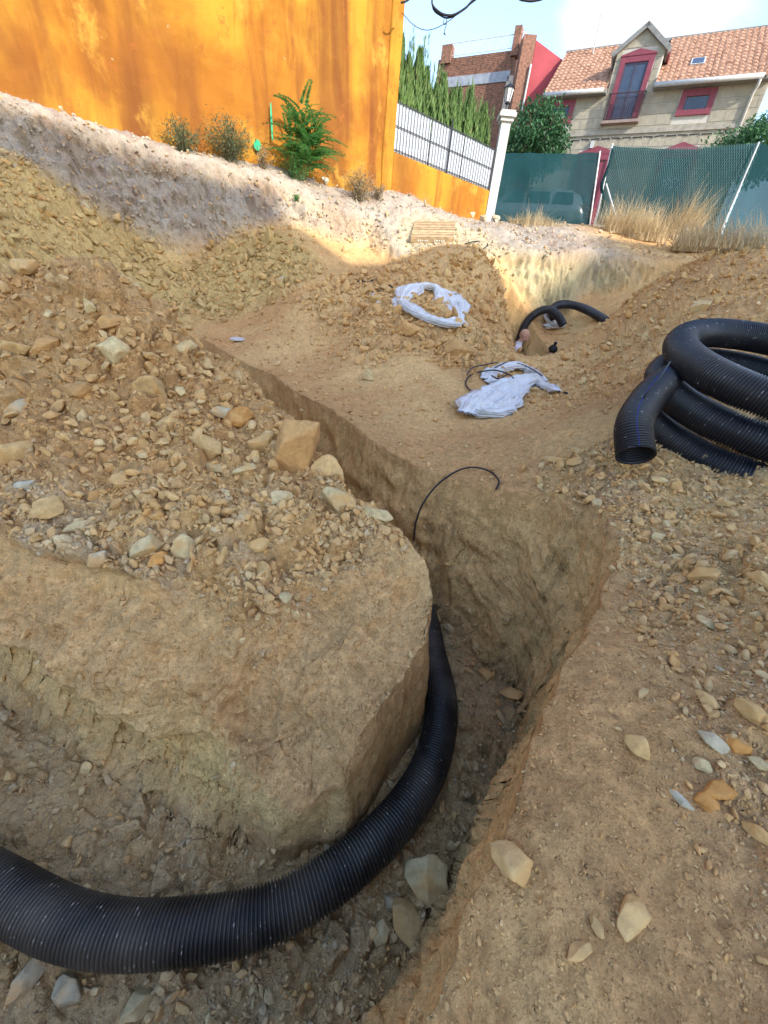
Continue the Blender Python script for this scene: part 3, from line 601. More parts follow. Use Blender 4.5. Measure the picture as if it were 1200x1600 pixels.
def cypress(x, y, z0, h, r, seed):
    lab_ = CYL[seed - 40]
    g = np.random.default_rng(seed)
    t_ = thing('cypress', lab_, 'tree', (x, y, z0), 'cypresses behind the railing')
    n = 7000; v = g.random(n) ** .8; a = g.random(n) * 2 * np.pi
    prof = r * np.minimum(1, (1 - v) * 3.0) ** .8 * (1 - .35 * v)
    lobes = 1 + .28 * np.sin(a * 5 + seed + v * 5) + .14 * np.sin(a * 9 + seed * 2)
    rr_ = prof * lobes * (.35 + .65 * np.sqrt(g.random(n)))
    P = np.stack([x + rr_ * np.cos(a), y + rr_ * np.sin(a), z0 + .15 + v * (h - .55)], -1)
    D = np.stack([np.cos(a) * .22 + g.normal(0, .12, n), np.sin(a) * .22 + g.normal(0, .12, n), np.ones(n)], -1)
    N_ = np.stack([np.cos(a), np.sin(a), np.zeros(n)], -1) + g.normal(0, .3, (n, 3))
    # leader shoots at the top
    m_ = 260; k = g.integers(0, 6, m_); sx = g.normal(0, r * .35, 6); sy = g.normal(0, r * .35, 6); sh_ = g.uniform(.55, 1.0, 6); f = g.random(m_)
    P2 = np.stack([x + sx[k] + g.normal(0, .028, m_) * (1.2 - f), y + sy[k] + g.normal(0, .028, m_) * (1.2 - f), z0 + h - .95 + f * sh_[k] * .95], -1)
    D2 = np.stack([g.normal(0, .12, m_), g.normal(0, .12, m_), np.ones(m_)], -1); N2 = g.normal(0, 1, (m_, 3))
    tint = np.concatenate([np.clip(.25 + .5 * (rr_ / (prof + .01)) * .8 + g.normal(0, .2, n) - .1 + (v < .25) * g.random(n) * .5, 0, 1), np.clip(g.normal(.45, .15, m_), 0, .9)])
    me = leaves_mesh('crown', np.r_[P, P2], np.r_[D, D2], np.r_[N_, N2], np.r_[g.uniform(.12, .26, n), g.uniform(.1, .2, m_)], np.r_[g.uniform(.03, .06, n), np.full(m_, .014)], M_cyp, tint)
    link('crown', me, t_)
    tb = MB(); tb.tube([(x, y, z0), (x + .01, y, z0 + h * .5), (x, y + .01, z0 + h * .8)], [.05, .035, .012], 7); tb.build('trunk', M_bark, t_)
for i in range(12):
    f = (i + .3) / 12; p = W0 + LD * (LL * f) - LN * (.62 + .06 * math.sin(i * 3.3))
    hh = [2.95, 3.05, 2.75, 2.95, 2.7, 2.45, 2.75, 2.5, 2.6, 2.65, 2.45, 2.5][i]
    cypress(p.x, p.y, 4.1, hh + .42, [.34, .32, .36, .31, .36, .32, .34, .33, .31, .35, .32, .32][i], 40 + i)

def round_tree(name, label, c, rx, rz, z0, seed, n=5200, tm=None):
    g = np.random.default_rng(seed); x, y, z = c
    t_ = thing(name, label, 'tree', (x, y, z0))
    K = 60; cd = g.normal(size=(K, 3)); cd /= np.linalg.norm(cd, axis=1)[:, None]; cc = cd * (g.random(K)[:, None] ** .3) * np.array([rx, rx, rz]) * .82
    k = g.integers(0, K, n); off = g.normal(0, 1, (n, 3)); off /= np.linalg.norm(off, axis=1)[:, None]; off *= (g.random(n)[:, None] ** .5) * rx * .3
    P = np.array(c) + cc[k] + off
    D = off / rx * 2 + g.normal(0, .5, (n, 3)); D[:, 2] -= .3
    N_ = off / rx * 3 + np.array([0, 0, .8]) + g.normal(0, .5, (n, 3))
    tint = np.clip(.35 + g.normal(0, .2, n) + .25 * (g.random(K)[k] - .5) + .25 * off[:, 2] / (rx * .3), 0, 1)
    link('crown', leaves_mesh('crown', P, D, N_, g.uniform(.10, .17, n), g.uniform(.05, .08, n), tm or M_orangetree, tint), t_)
    tb = MB(); tb.tube([(x, y, z0), (x + .03, y, z0 + (z - z0) * .5), (x, y, z)], [.09, .075, .05], 8)
    for i in range(6):
        a = i * 1.05 + seed; tb.tube([(x, y, z - rz * .6), (x + math.cos(a) * rx * .35, y + math.sin(a) * rx * .35, z), (x + math.cos(a) * rx * .6, y + math.sin(a) * rx * .6, z + rz * .45)], [.04, .025, .01], 6)
    tb.build('trunk', M_bark, t_)
round_tree('orange_tree', 'dense round dark green tree beside the white gate pillar', (3.98, 18.3, 6.9), 1.28, 1.12, 4.2, 3, 6500)
round_tree('orange_tree', 'dark green tree rising above the mesh fence at the right edge', (11.75, 19.4, 7.45), 1.45, .95, 4.2, 8, 6500)

# ------------------------------------------------------------------ street
st = MB(); st.add([(-40, 15.6, 4.12), (60, 15.6, 4.2), (60, 60, 4.3), (-40, 60, 4.3)], [(0, 1, 2, 3)])
tag(st.build('road', M_asphalt), kind='structure')
fl = MB(); fl.add([(-900, -900, -1.2), (900, -900, -1.2), (900, 900, -1.2), (-900, 900, -1.2)], [(0, 1, 2, 3)]); tag(fl.build('land', mat('dry_land', (.30, .24, .16), .95, .2, .05)), kind='structure')
pv = MB(); pv.box((8, 22.9, 4.33), (40, 1.4, .13)); tag(pv.build('pavement', mat('pavement_slabs', (.36, .34, .31), .9, .12, 3)), kind='structure')

# ------------------------------------------------------------------ stone house
HU = Vector((.911, -.4125, 0)).normalized(); HB = Vector((-HU.y, HU.x, 0)); MH = Matrix((HU, HB, Vector((0, 0, 1)))).transposed().to_4x4(); MH.translation = Vector((8.4, 26, 0))
hs_ = thing('house', 'sandstone house with terracotta tile roof and a tall gabled dormer', 'house', (8.4, 26, 4.3))
def hb(name, m, *boxes, parent=None):
    b_ = MB()
    for c, d in boxes: b_.box(c, d, MH)
    return b_.build(name, m, parent or hs_)
X0, X1, ZE = -2.75, 6.32, 10.92
hb('wall', M_mortar, ((1.785, .25, 7.6), (X1 - X0, .5, 6.65)), ((1.05, .6, 11.55), (1.9, 1.2, 1.3)))
hb('side_wall', M_cream, ((6.16, 3.6, 7.4), (.3, 6.2, 6.6))); hb('side_wall', M_cream, ((-2.6, 3.6, 7.4), (.3, 6.2, 6.6)))
gb = MB(); Mg = MH @ Matrix(((1, 0, 0, 0), (0, 0, -1, 1.2), (0, 1, 0, 0), (0, 0, 0, 1))); gb.prism([(.1, 12.19), (2.0, 12.19), (2.0, 12.3), (1.05, 13.0), (.1, 12.3)], Mg, 1.2); gb.build('gable', M_mortar, hs_)
ck = MB(); Mc = MH @ Matrix(((0, 0, 1, 2.0), (1, 0, 0, 0), (0, 1, 0, 0), (0, 0, 0, 1)))
ck.prism([(.02, 10.95), (2.0, 12.4), (.02, 12.4)], Mc, .03); ck.build('dormer_cheek', M_white, hs_)
# ashlar blocks round the openings
openings = [(.32, 1.72, 9.86, 12.16), (3.2, 4.6, 9.94, 10.82), (-2.45, -1.2, 9.94, 10.82), (-.45, 1.1, 4.2, 8.78), (3.2, 4.7, 6.3, 8.8)]
def clip_poly(poly, a, b, c):
    out_ = []; n = len(poly)
    for i in range(n):
        p, q = poly[i], poly[(i + 1) % n]; dp = a * p[0] + b * p[1] - c; dq = a * q[0] + b * q[1] - c
        if dp <= 0: out_.append(p)
        if dp * dq < 0: s = dp / (dp - dq); out_.append((p[0] + (q[0] - p[0]) * s, p[1] + (q[1] - p[1]) * s))
    return out_
Mf = MH @ Matrix(((1, 0, 0, 0), (0, 0, -1, .0), (0, 1, 0, 0), (0, 0, 0, 1)))      # local: x along, y up, pushed out of the facade
def block(x0, x1, z0, z1, clips=()):
    poly = [(x0, z0), (x1, z0), (x1, z1), (x0, z1)]
    for c in clips: poly = clip_poly(poly, *c)
    if len(poly) < 3 or x1 - x0 < .06: return
    mb = MB(); mb.prism(poly, Mf, .018); mb.build('stone_block', M_stone, hs_)
g_ = 0.012
zrow = 8.2; row = 0
rows = []
while zrow < 13.0:
    hgt = .375; rows.append((zrow, zrow + hgt)); zrow += hgt
for ri, (za, zb_) in enumerate(rows):
    if za < 9.62 < zb_ or (za >= 9.44 and zb_ <= 9.62): pass
    lo_, hi_ = (X0, X1 - .02) if zb_ <= ZE + .02 else (.1, 2.0)
    if za < ZE < zb_: zb_ = zb_
    xx = lo_ - (.32 if ri % 2 else 0)
    while xx < hi_:
        wdt = .66; a_, b_ = max(xx, lo_) + g_, min(xx + wdt, hi_) - g_
        segs = [(a_, b_)]
        for (ox0, ox1, oz0, oz1) in openings:
            if oz0 < zb_ - .03 and oz1 > za + .03:
                ns = []
                for (s0, s1) in segs:
                    if s1 <= ox0 or s0 >= ox1: ns.append((s0, s1))
                    else:
                        if s0 < ox0: ns.append((s0, ox0))
                        if s1 > ox1: ns.append((ox1, s1))
                segs = ns
        for s0, s1 in segs:
            block(s0, s1, za + g_, zb_ - g_, [(.70, .95, .70 * 2.0 + .95 * 12.28), (-.70, .95, -.70 * .1 + .95 * 12.28)] if zb_ > 12.2 else ())
        xx += wdt
hb('string_course', mat('weathered_stone', (.30, .275, .23), .9, .2, 6), ((1.785, -.035, 9.52), (X1 - X0 + .02, .07, .15)), ((.05, -.03, 9.66), (.02, .02, .02)))
# tiles: barrel-tile relief in overlapping courses
def tile_roof(name, xa, xb, parent):
    sl = .76; L_ = math.hypot(1, sl); yl, yh = -.36, 3.3; nc = 15; nxs = int((xb - xa) / .045); xs = np.linspace(xa, xb, nxs)
    wv = np.abs(np.cos(np.pi * (xs - xa) / .235)) ** .7 * .055; Vs = []; Fs = []; b_ = 0; g = np.random.default_rng(5)
    for c in range(nc):
        ya, yb = yl + (yh - yl) * c / nc, yl + (yh - yl) * (c + 1) / nc + .03
        for yy, lift in ((ya, -.01), (ya, .06), (yb, .012)):
            jit = g.normal(0, .006, nxs) if lift else 0
            zz = 10.95 + sl * (yy + .36) + lift + (wv if lift > 0 else wv * 0) + jit
            Vs.append(np.stack([xs, np.full(nxs, yy - (.004 if lift > .05 else 0)), zz], -1))
        i = np.arange(nxs - 1)
        for k in range(2): Fs.append(np.stack([b_ + k * nxs + i, b_ + k * nxs + i + 1, b_ + (k + 1) * nxs + i + 1, b_ + (k + 1) * nxs + i], -1))
        b_ += 3 * nxs
    V = np.concatenate(Vs); V = (np.array(MH.to_3x3()) @ V.T).T + np.array(MH.translation)
    o = link(name, np_mesh(name, V, np.concatenate(Fs), M_tile, False), parent); return o
rf_ = hb('roof', M_greyroof, ((1.785, 3.35, 13.72), (X1 - X0 + .1, .28, .12)))
for xa_, xb_ in ((X0 - .02, .08), (2.04, X1 + .02)):
    sb = MB(); Ms = MH @ Matrix(((0, 0, 1, xa_), (1, 0, 0, 0), (0, 1, 0, 0), (0, 0, 0, 1))); sb.prism([(-.33, 10.86), (3.3, 13.63), (6.8, 10.9), (.2, 10.84)], Ms, xb_ - xa_); sb.build('roof_deck', M_greyroof, hs_)
sb = MB(); Ms = MH @ Matrix(((0, 0, 1, .084), (1, 0, 0, 0), (0, 1, 0, 0), (0, 0, 0, 1))); sb.prism([(1.3, 12.1), (3.3, 13.63), (6.8, 10.9), (1.3, 10.9)], Ms, 1.95); sb.build('roof_deck', M_greyroof, hs_)
tag(tile_roof('roof_tiles', X0, .08, hs_), kind='stuff'); tag(tile_roof('roof_tiles', 2.04, X1, hs_), kind='stuff')
# dormer roof
def slab(a, b, c, d, th, name, m):
    n_ = (Vector(b) - Vector(a)).cross(Vector(d) - Vector(a)).normalized() * th; vv = [MH @ Vector(p) for p in (a, b, c, d)] + [MH @ (Vector(p) + n_) for p in (a, b, c, d)]
    mb = MB(); mb.add(vv, [(0, 3, 2, 1), (4, 5, 6, 7), (0, 1, 5, 4), (1, 2, 6, 5), (2, 3, 7, 6), (3, 0, 4, 7)]); return mb.build(name, m, hs_)
slab((1.05, -.16, 13.06), (1.05, 2.6, 13.06), (-.14, 1.6, 12.2), (-.14, -.16, 12.2), -.16, 'dormer_roof', M_greyroof)
slab((1.055, -.16, 13.06), (2.24, -.16, 12.2), (2.24, 1.6, 12.2), (1.055, 2.6, 13.06), -.16, 'dormer_roof', M_greyroof)
slab((2.07, .15, 12.14), (2.24, .15, 12.05), (2.24, 1.5, 12.05), (2.07, 1.5, 12.14), .06, 'soffit', M_maroon)
slab((2.05, -.34, 10.99), (2.16, -.34, 10.99), (2.16, 1.7, 12.56), (2.05, 1.7, 12.56), -.09, 'flashing', M_white)
# gutters and downpipe
def tube_h(name, pts, r, m, n=10):
    b_ = MB(); b_.tube([MH @ Vector(p) for p in pts], r, n); return b_.build(name, m, hs_, True)
tube_h('gutter', [(2.02, -.43, 10.93), (5.98, -.43, 10.91)], .085, M_zinc); tube_h('gutter', [(-2.75, -.43, 10.93), (-.03, -.43, 10.91)], .085, M_zinc)
tube_h('downpipe', [(5.9, -.43, 10.88), (5.9, -.3, 10.65), (5.86, -.08, 10.5), (5.86, -.08, 4.5)], .055, M_white)
# openings
def opening(name, x0, x1, z0, z1, fw, parent, arch=0):
    o = hb(name, M_maroon, ((x0 + fw / 2, -.02, (z0 + z1) / 2), (fw, .12, z1 - z0)), ((x1 - fw / 2, -.02, (z0 + z1) / 2), (fw, .12, z1 - z0)), (((x0 + x1) / 2, -.02, z1 - fw / 2), (x1 - x0 - 2 * fw - .004, .12, fw)), parent=parent)
    return o
f1 = opening('balcony_window', .34, 1.70, 9.9, 12.06, .20, hs_)
pd = MB(); pd.prism([(.30, 12.062), (1.74, 12.062), (1.74, 12.10), (1.02, 12.27), (.30, 12.10)], Mf, .10); pd.build('lintel', M_maroon, hs_)
hb('frame', M_darkframe, ((1.02, -.02, 10.9), (.06, .05, 1.94)), ((.58, -.02, 10.9), (.07, .05, 1.94)), ((1.46, -.02, 10.9), (.07, .05, 1.94)), ((1.02, -.02, 11.82), (.80, .045, .07)), parent=f1)
for cx_ in (.795, 1.245):
    hb('pane', M_glass, ((cx_, -.014, 10.86), (.38, .024, 1.86)), parent=f1)
hb('sill', mat('stone_sill', (.26, .20, .17), .9), ((1.02, -.14, 9.84), (1.62, .36, .1)))
bl = MB()
for i in range(17):
    bl.box((.28 + 1.48 * i / 16, -.28, 10.36), (.02, .02, .86), MH)
for yy in (-.2, -.12):
    for xx in (.28, 1.76): bl.box((xx, yy, 10.36), (.02, .02, .86), MH)
bl.box((1.02, -.28, 10.81), (1.54, .04, .03), MH); bl.box((1.02, -.28, 9.95), (1.54, .035, .025), MH); bl.box((.28, -.13, 10.81), (.04, .27, .03), MH); bl.box((1.76, -.13, 10.81), (.04, .27, .03), MH)
bl.build('balcony_railing', mat('rusty_iron', (.06, .03, .035), .6), hs_)
for x0, x1 in ((3.24, 4.56), (-2.42, -1.22)):
    f2 = opening('window', x0, x1, 9.96, 10.8, .22, hs_); hb('lower_frame', M_maroon, (((x0 + x1) / 2, -.02, 10.05), (x1 - x0 - .444, .12, .18)), parent=f2)
    hb('pane', M_glass, (((x0 + x1) / 2, -.012, 10.35), (x1 - x0 - .46, .02, .42)), parent=f2)
    bb = MB()
    for i in range(8): bb.box((x0 + .27 + (x1 - x0 - .54) * i / 7, -.04, 10.35), (.016, .016, .42), MH)
    bb.build('window_bar', M_iron, f2)
for x0, x1, z0, nm in ((-.45, 1.15, 4.3, 'street_door'), (3.2, 4.72, 6.3, 'arched_window')):
    f3 = opening(nm, x0, x1, z0, 8.74, .22, hs_); p3 = MB(); p3.prism([(x0 - .06, 8.742), (x1 + .06, 8.742), (x1 + .06, 8.80), ((x0 + x1) / 2, 9.06), (x0 - .06, 8.80)], Mf, .09); p3.build('lintel', M_maroon, f3)
    hb('panel', M_maroon if nm == 'street_door' else M_glass, (((x0 + x1) / 2, -.015, (z0 + 8.5) / 2), (x1 - x0 - .45, .026, 8.5 - z0)), parent=f3)
sk = MB(); Msk = MH @ Matrix.Translation((3.45, .9, 11.99)) @ Matrix.Rotation(math.atan(.76), 4, 'X'); sk.box((0, 0, 0), (.55, .6, .09), Msk); sk.build('skylight', M_zinc, hs_); sk2 = MB(); sk2.box((0, 0, .05), (.43, .48, .012), Msk); sk2.build('skylight_pane', M_glass, hs_)
cb = MB(); cb.tube([MH @ Vector((x_, -.035, 9.315 + .012 * math.sin(x_ * 9))) for x_ in np.linspace(-2.6, 6.2, 60)], .014, 6); cb.build('facade_cable', M_iron, hs_)
for i in range(19): hb('cable_clip', M_zinc, ((-2.4 + i * .46, -.04, 9.30), (.03, .05, .05)))
hb('meter_box', M_zinc, ((.05, -.07, 9.1), (.14, .12, .26)))
an = thing('antenna', 'thin television antenna on a mast above the tiled roof', 'antenna', (8.25, 29.0, 13.4))
a1 = MB(); a1.tube([(8.27, 29, 13.2), (8.2, 29, 14.75)], .03, 6); a1.build('mast', M_zinc, an)
a2 = MB(); a2.bar((8.0, 28.9, 14.66), (8.48, 29.1, 14.6), .024, .024)
for i in range(5): a2.bar((8.04 + i * .1, 28.92 + i * .04, 14.5 - i * .01), (8.04 + i * .1, 28.92 + i * .04, 14.78 - i * .01), .01, .01)
a2.build('elements', M_zinc, an)

# ------------------------------------------------------------------ brick and red buildings behind
BU = Vector((4.43 - 1.6, 31 - 32.25, 0)).normalized(); BB = Vector((-BU.y, BU.x, 0)); MBk = Matrix((BU, BB, Vector((0, 0, 1)))).transposed().to_4x4(); MBk.translation = Vector((1.0, 32.5, 0))
bk = thing('building', 'brown brick building with roof railing behind the cypress row', 'building', (3, 32, 4.3))
def kb(name, m, *bx):
    b_ = MB()
    for c, d in bx: b_.box(c, d, MBk)
    return b_.build(name, m, bk)
kb('wall', M_brick, ((1.75, 2.5, 9.0), (4.5, 5, 9.9)))
kb('corner_pier', M_brick, ((.0, .1, 14.1), (.6, .5, .75))); kb('corner_pier', M_brick, ((3.95, .1, 14.25), (.36, .5, 1.1)))
kb('cement_band', M_band, ((1.9, -.03, 12.95), (4.0, .06, .42)))
kb('pale_panel', mat('pale_render', (.48, .40, .34), .9), ((3.95, -.03, 12.0), (.36, .06, 1.9)))
# bricks laid in courses, those that face the lot
br = MB(); 
for r_ in range(64):
    zz = 9.6 + r_ * .068
    if 12.72 < zz < 13.2: continue
    for c_ in range(15):
        br.box((-.35 + c_ * .285 + (.14 if r_ % 2 else 0), -.012, zz), (.27, .02, .056), MBk)
tag(br.build('bricks', M_brick, bk), kind='stuff')
rl = MB(); rl.box((2.0, -.05, 14.52), (3.6, .03, .03), MBk); rl.box((2.0, -.05, 14.02), (3.6, .025, .025), MBk)
for i in range(30): rl.box((.28 + i * .118, -.05, 14.27), (.012, .012, .5), MBk)
rl.build('roof_railing', M_white, bk)
r2 = MB()
for i in range(7): r2.box((4.2 + i * .07, .05 + i * .12, 14.3), (.02, .02, .6), MBk)
r2.bar(MBk @ Vector((4.18, .02, 14.61)), MBk @ Vector((4.66, .8, 14.61)), .03, .03); r2.build('side_railing', M_white, bk)
rd = thing('building', 'red rendered building with sloping party wall beside the tiled roof', 'building', (6.4, 30.3, 4.3))
q_ = MB(); Mr = Matrix(((1, 0, 0, 0), (0, 0, -1, 30.6), (0, 1, 0, 0), (0, 0, 0, 1))); q_.prism([(5.5, 4.2), (8.3, 4.2), (8.3, 13.0), (7.45, 13.3), (5.5, 14.05)], Mr, .5); q_.build('wall', M_redwall, rd)
q_ = MB(); q_.box((5.14, 30.4, 9.2), (.66, .8, 10.0)); q_.build('brick_return', M_brick, rd)
q_ = MB(); q_.tube([(5.42, 29.9, 13.1), (5.40, 29.9, 4.4)], .05, 8); q_.build('downpipe', M_white, rd)
q_ = MB(); q_.prism([(7.0, 12.6), (8.4, 12.6), (8.4, 13.75), (7.9, 13.8), (7.0, 13.4)], Matrix(((1, 0, 0, .25), (0, 0, -1, 33), (0, 1, 0, .2), (0, 0, 0, 1))), 1.0); q_.build('rear_wing', M_pink, rd)

# ------------------------------------------------------------------ neighbouring block behind the photographer (casts the shade over the dig)
nb = thing('apartment_block', 'plain rendered apartment block on the near side of the plot', 'building', (30, -24, 0))
q_ = MB(); Mq = Matrix(((1, 0, 0, 0), (0, 0, -1, -20.0), (0, 1, 0, 0), (0, 0, 0, 1)))
q_.prism([(12.5, -1), (52, -1), (52, 32.3), (39.2, 32.3), (39.2, 27.2), (33.6, 26.5), (33.0, 27.9), (28.9, 27.8), (27.2, 29.1), (21.2, 27.5), (12.5, 27.5)], Mq, 9.0)
q_.build('wall', M_block, nb)
# ------------------------------------------------------------------ where a line of sight meets the finished ground
_c = (Vq - np.array([0, 0, H])) @ RM
_ok = _c[:, 2] > .05
PXY = np.full((len(Vq), 2), -1e6); PXY[_ok, 0] = CX + FPX * _c[_ok, 0] / _c[_ok, 2]; PXY[_ok, 1] = CY + FPX * _c[_ok, 1] / _c[_ok, 2]
DEP = np.where(_ok, _c[:, 2], 1e9)
def hit(x, y, rad_=5):
    """ground point seen at a place in the photograph, its depth"""
    for r_ in (rad_, rad_ * 2, rad_ * 4, 60):
        k = np.where((np.abs(PXY[:, 0] - x) < r_) & (np.abs(PXY[:, 1] - y) < r_))[0]
        if len(k): break
    k = k[DEP[k] < DEP[k].min() * 1.12 + .05]
    k = k[np.argmin((PXY[k, 0] - x) ** 2 + (PXY[k, 1] - y) ** 2)]
    return Vector(Vq[k].tolist()), float(DEP[k]), Vector(Nq[k].tolist())
def catmull(pts, n=12):
    P = [Vector(p) for p in pts]; P = [P[0] * 2 - P[1]] + P + [P[-1] * 2 - P[-2]]; o_ = []
    for i in range(1, len(P) - 2):
        for k in range(n):
            t = k / n; a, b, c, d_ = P[i - 1], P[i], P[i + 1], P[i + 2]
            o_.append(.5 * ((2 * b) + (c - a) * t + (2 * a - 5 * b + 4 * c - d_) * t * t + (3 * b - a - 3 * c + d_) * t ** 3))
    o_.append(P[-2]); return o_

# ------------------------------------------------------------------ rocks
def stone_mat(name, obj):
    m = bpy.data.materials.new(name); m.use_nodes = True; t = m.node_tree; b = t.nodes['Principled BSDF']; L = t.links.new
    b.inputs['Roughness'].default_value = .92; b.inputs['Specular IOR Level'].default_value = .2
    g = t.nodes.new('ShaderNodeNewGeometry')
    if obj: a = t.nodes.new('ShaderNodeObjectInfo'); co = a.outputs['Color']
    else: a = t.nodes.new('ShaderNodeAttribute'); a.attribute_name = 'earth'; co = a.outputs['Color']
    n = t.nodes.new('ShaderNodeTexNoise'); n.inputs['Scale'].default_value = 34; n.inputs['Detail'].default_value = 7; n.inputs['Roughness'].default_value = .65; L(g.outputs['Position'], n.inputs['Vector'])
    n2 = t.nodes.new('ShaderNodeTexNoise'); n2.inputs['Scale'].default_value = 9; n2.inputs['Detail'].default_value = 4; L(g.outputs['Position'], n2.inputs['Vector'])
    r = t.nodes.new('ShaderNodeMapRange'); r.inputs['From Min'].default_value = .3; r.inputs['From Max'].default_value = .7; r.inputs['To Min'].default_value = .72; r.inputs['To Max'].default_value = 1.22; L(n.outputs['Fac'], r.inputs['Value'])
    v = t.nodes.new('ShaderNodeVectorMath'); v.operation = 'SCALE'; L(co, v.inputs[0]); L(r.outputs[0], v.inputs['Scale'])
    r2 = t.nodes.new('ShaderNodeMapRange'); r2.inputs['From Min'].default_value = .48; r2.inputs['From Max'].default_value = .66; r2.inputs['To Max'].default_value = .8; L(n2.outputs['Fac'], r2.inputs['Value'])
    mx = t.nodes.new('ShaderNodeMix'); mx.data_type = 'RGBA'; L(r2.outputs[0], mx.inputs['Factor']); L(v.outputs[0], mx.inputs['A']); mx.inputs['B'].default_value = (*C(196, 152, 96), 1)   # clinging earth
    L(mx.outputs['Result'], b.inputs['Base Color'])
    bp = t.nodes.new('ShaderNodeBump'); bp.inputs['Strength'].default_value = .6; bp.inputs['Distance'].default_value = .012; L(n.outputs['Fac'], bp.inputs['Height']); L(bp.outputs[0], b.inputs['Normal']); return m
M_rock, M_rub = stone_mat('rock', True), stone_mat('rubble', False)
def ico(sub):
    bm = bmesh.new(); bmesh.ops.create_icosphere(bm, subdivisions=sub, radius=1.0)
    V = np.array([v.co[:] for v in bm.verts]); F_ = np.array([[v.index for v in f.verts] for f in bm.faces]); bm.free(); return V, F_
def rock_shape(sub, seed, flat=.7, cuts=9, rough=.06, lo_h=.45, hi_h=.82):
    g = np.random.default_rng(seed); V, F_ = ico(sub); V = V.copy()
    for _ in range(cuts):
        n = g.normal(size=3); n /= np.linalg.norm(n); h = g.uniform(lo_h, hi_h); d = V @ n; V -= np.where(d > h, d - h, 0)[:, None] * n
    V += (fbm(V + seed, 2.2, 4, .6) * rough)[:, None] * V
    V *= np.array([1, g.uniform(.62, .95), flat * g.uniform(.75, 1.1)]); V /= np.abs(V[:, :2]).max()
    if sub > 2:                                          # knock the edges off a little
        S_ = np.zeros_like(V); n_ = np.zeros(len(V))
        for a_, b_ in ((0, 1), (1, 2), (2, 0)):
            np.add.at(S_, F_[:, a_], V[F_[:, b_]]); np.add.at(n_, F_[:, a_], 1); np.add.at(S_, F_[:, b_], V[F_[:, a_]]); np.add.at(n_, F_[:, b_], 1)
        V = V * .45 + S_ / n_[:, None] * .55
        V += (perlin(V * 7 + seed) * .022 + perlin(V * 15 + seed) * .012)[:, None] * V
    return V, F_
big_shapes = [rock_shape(4, 100 + i, .80 if i % 3 else .58, 22, .12, .50, .82) for i in range(14)]
big_mesh = []
for V_, F_ in big_shapes:
    me = np_mesh('rock', V_, F_, M_rock, True)
    big_mesh.append(me)
TAN, PALE, GREY, ORG, WHT, BRN = C(194,160,110), C(196,174,130), C(176,162,134), C(192,138,78), C(182,174,152), C(180,140,92)
def put_rock(p, nrm, size, shape, col_, label, group=None, rz=None, tilt=.35, sink=.25, stretch=(1, 1, 1)):
    o = bpy.data.objects.new('rock', big_mesh[shape % 14]); COL.objects.link(o)
    rz = random.uniform(0, 6.28) if rz is None else rz
    q = Vector((0, 0, 1)).rotation_difference((Vector((0, 0, 1)) * .55 + nrm * .45).normalized())
    o.rotation_mode = 'QUATERNION'
    o.rotation_quaternion = Matrix.Rotation(random.uniform(-tilt, tilt), 3, 'X').to_quaternion() @ q @ Matrix.Rotation(rz, 3, 'Z').to_quaternion()
    h = size / 2; o.scale = (h * stretch[0], h * stretch[1], h * stretch[2]); o.location = p + nrm * (h * stretch[2] * .72 * (1 - 2 * sink))
    k = 1 + random.uniform(-.1, .1); o.color = (*(np.clip(np.array(col_) * k, 0, 1)), 1)
    tag(o, label, 'rock', group); return o
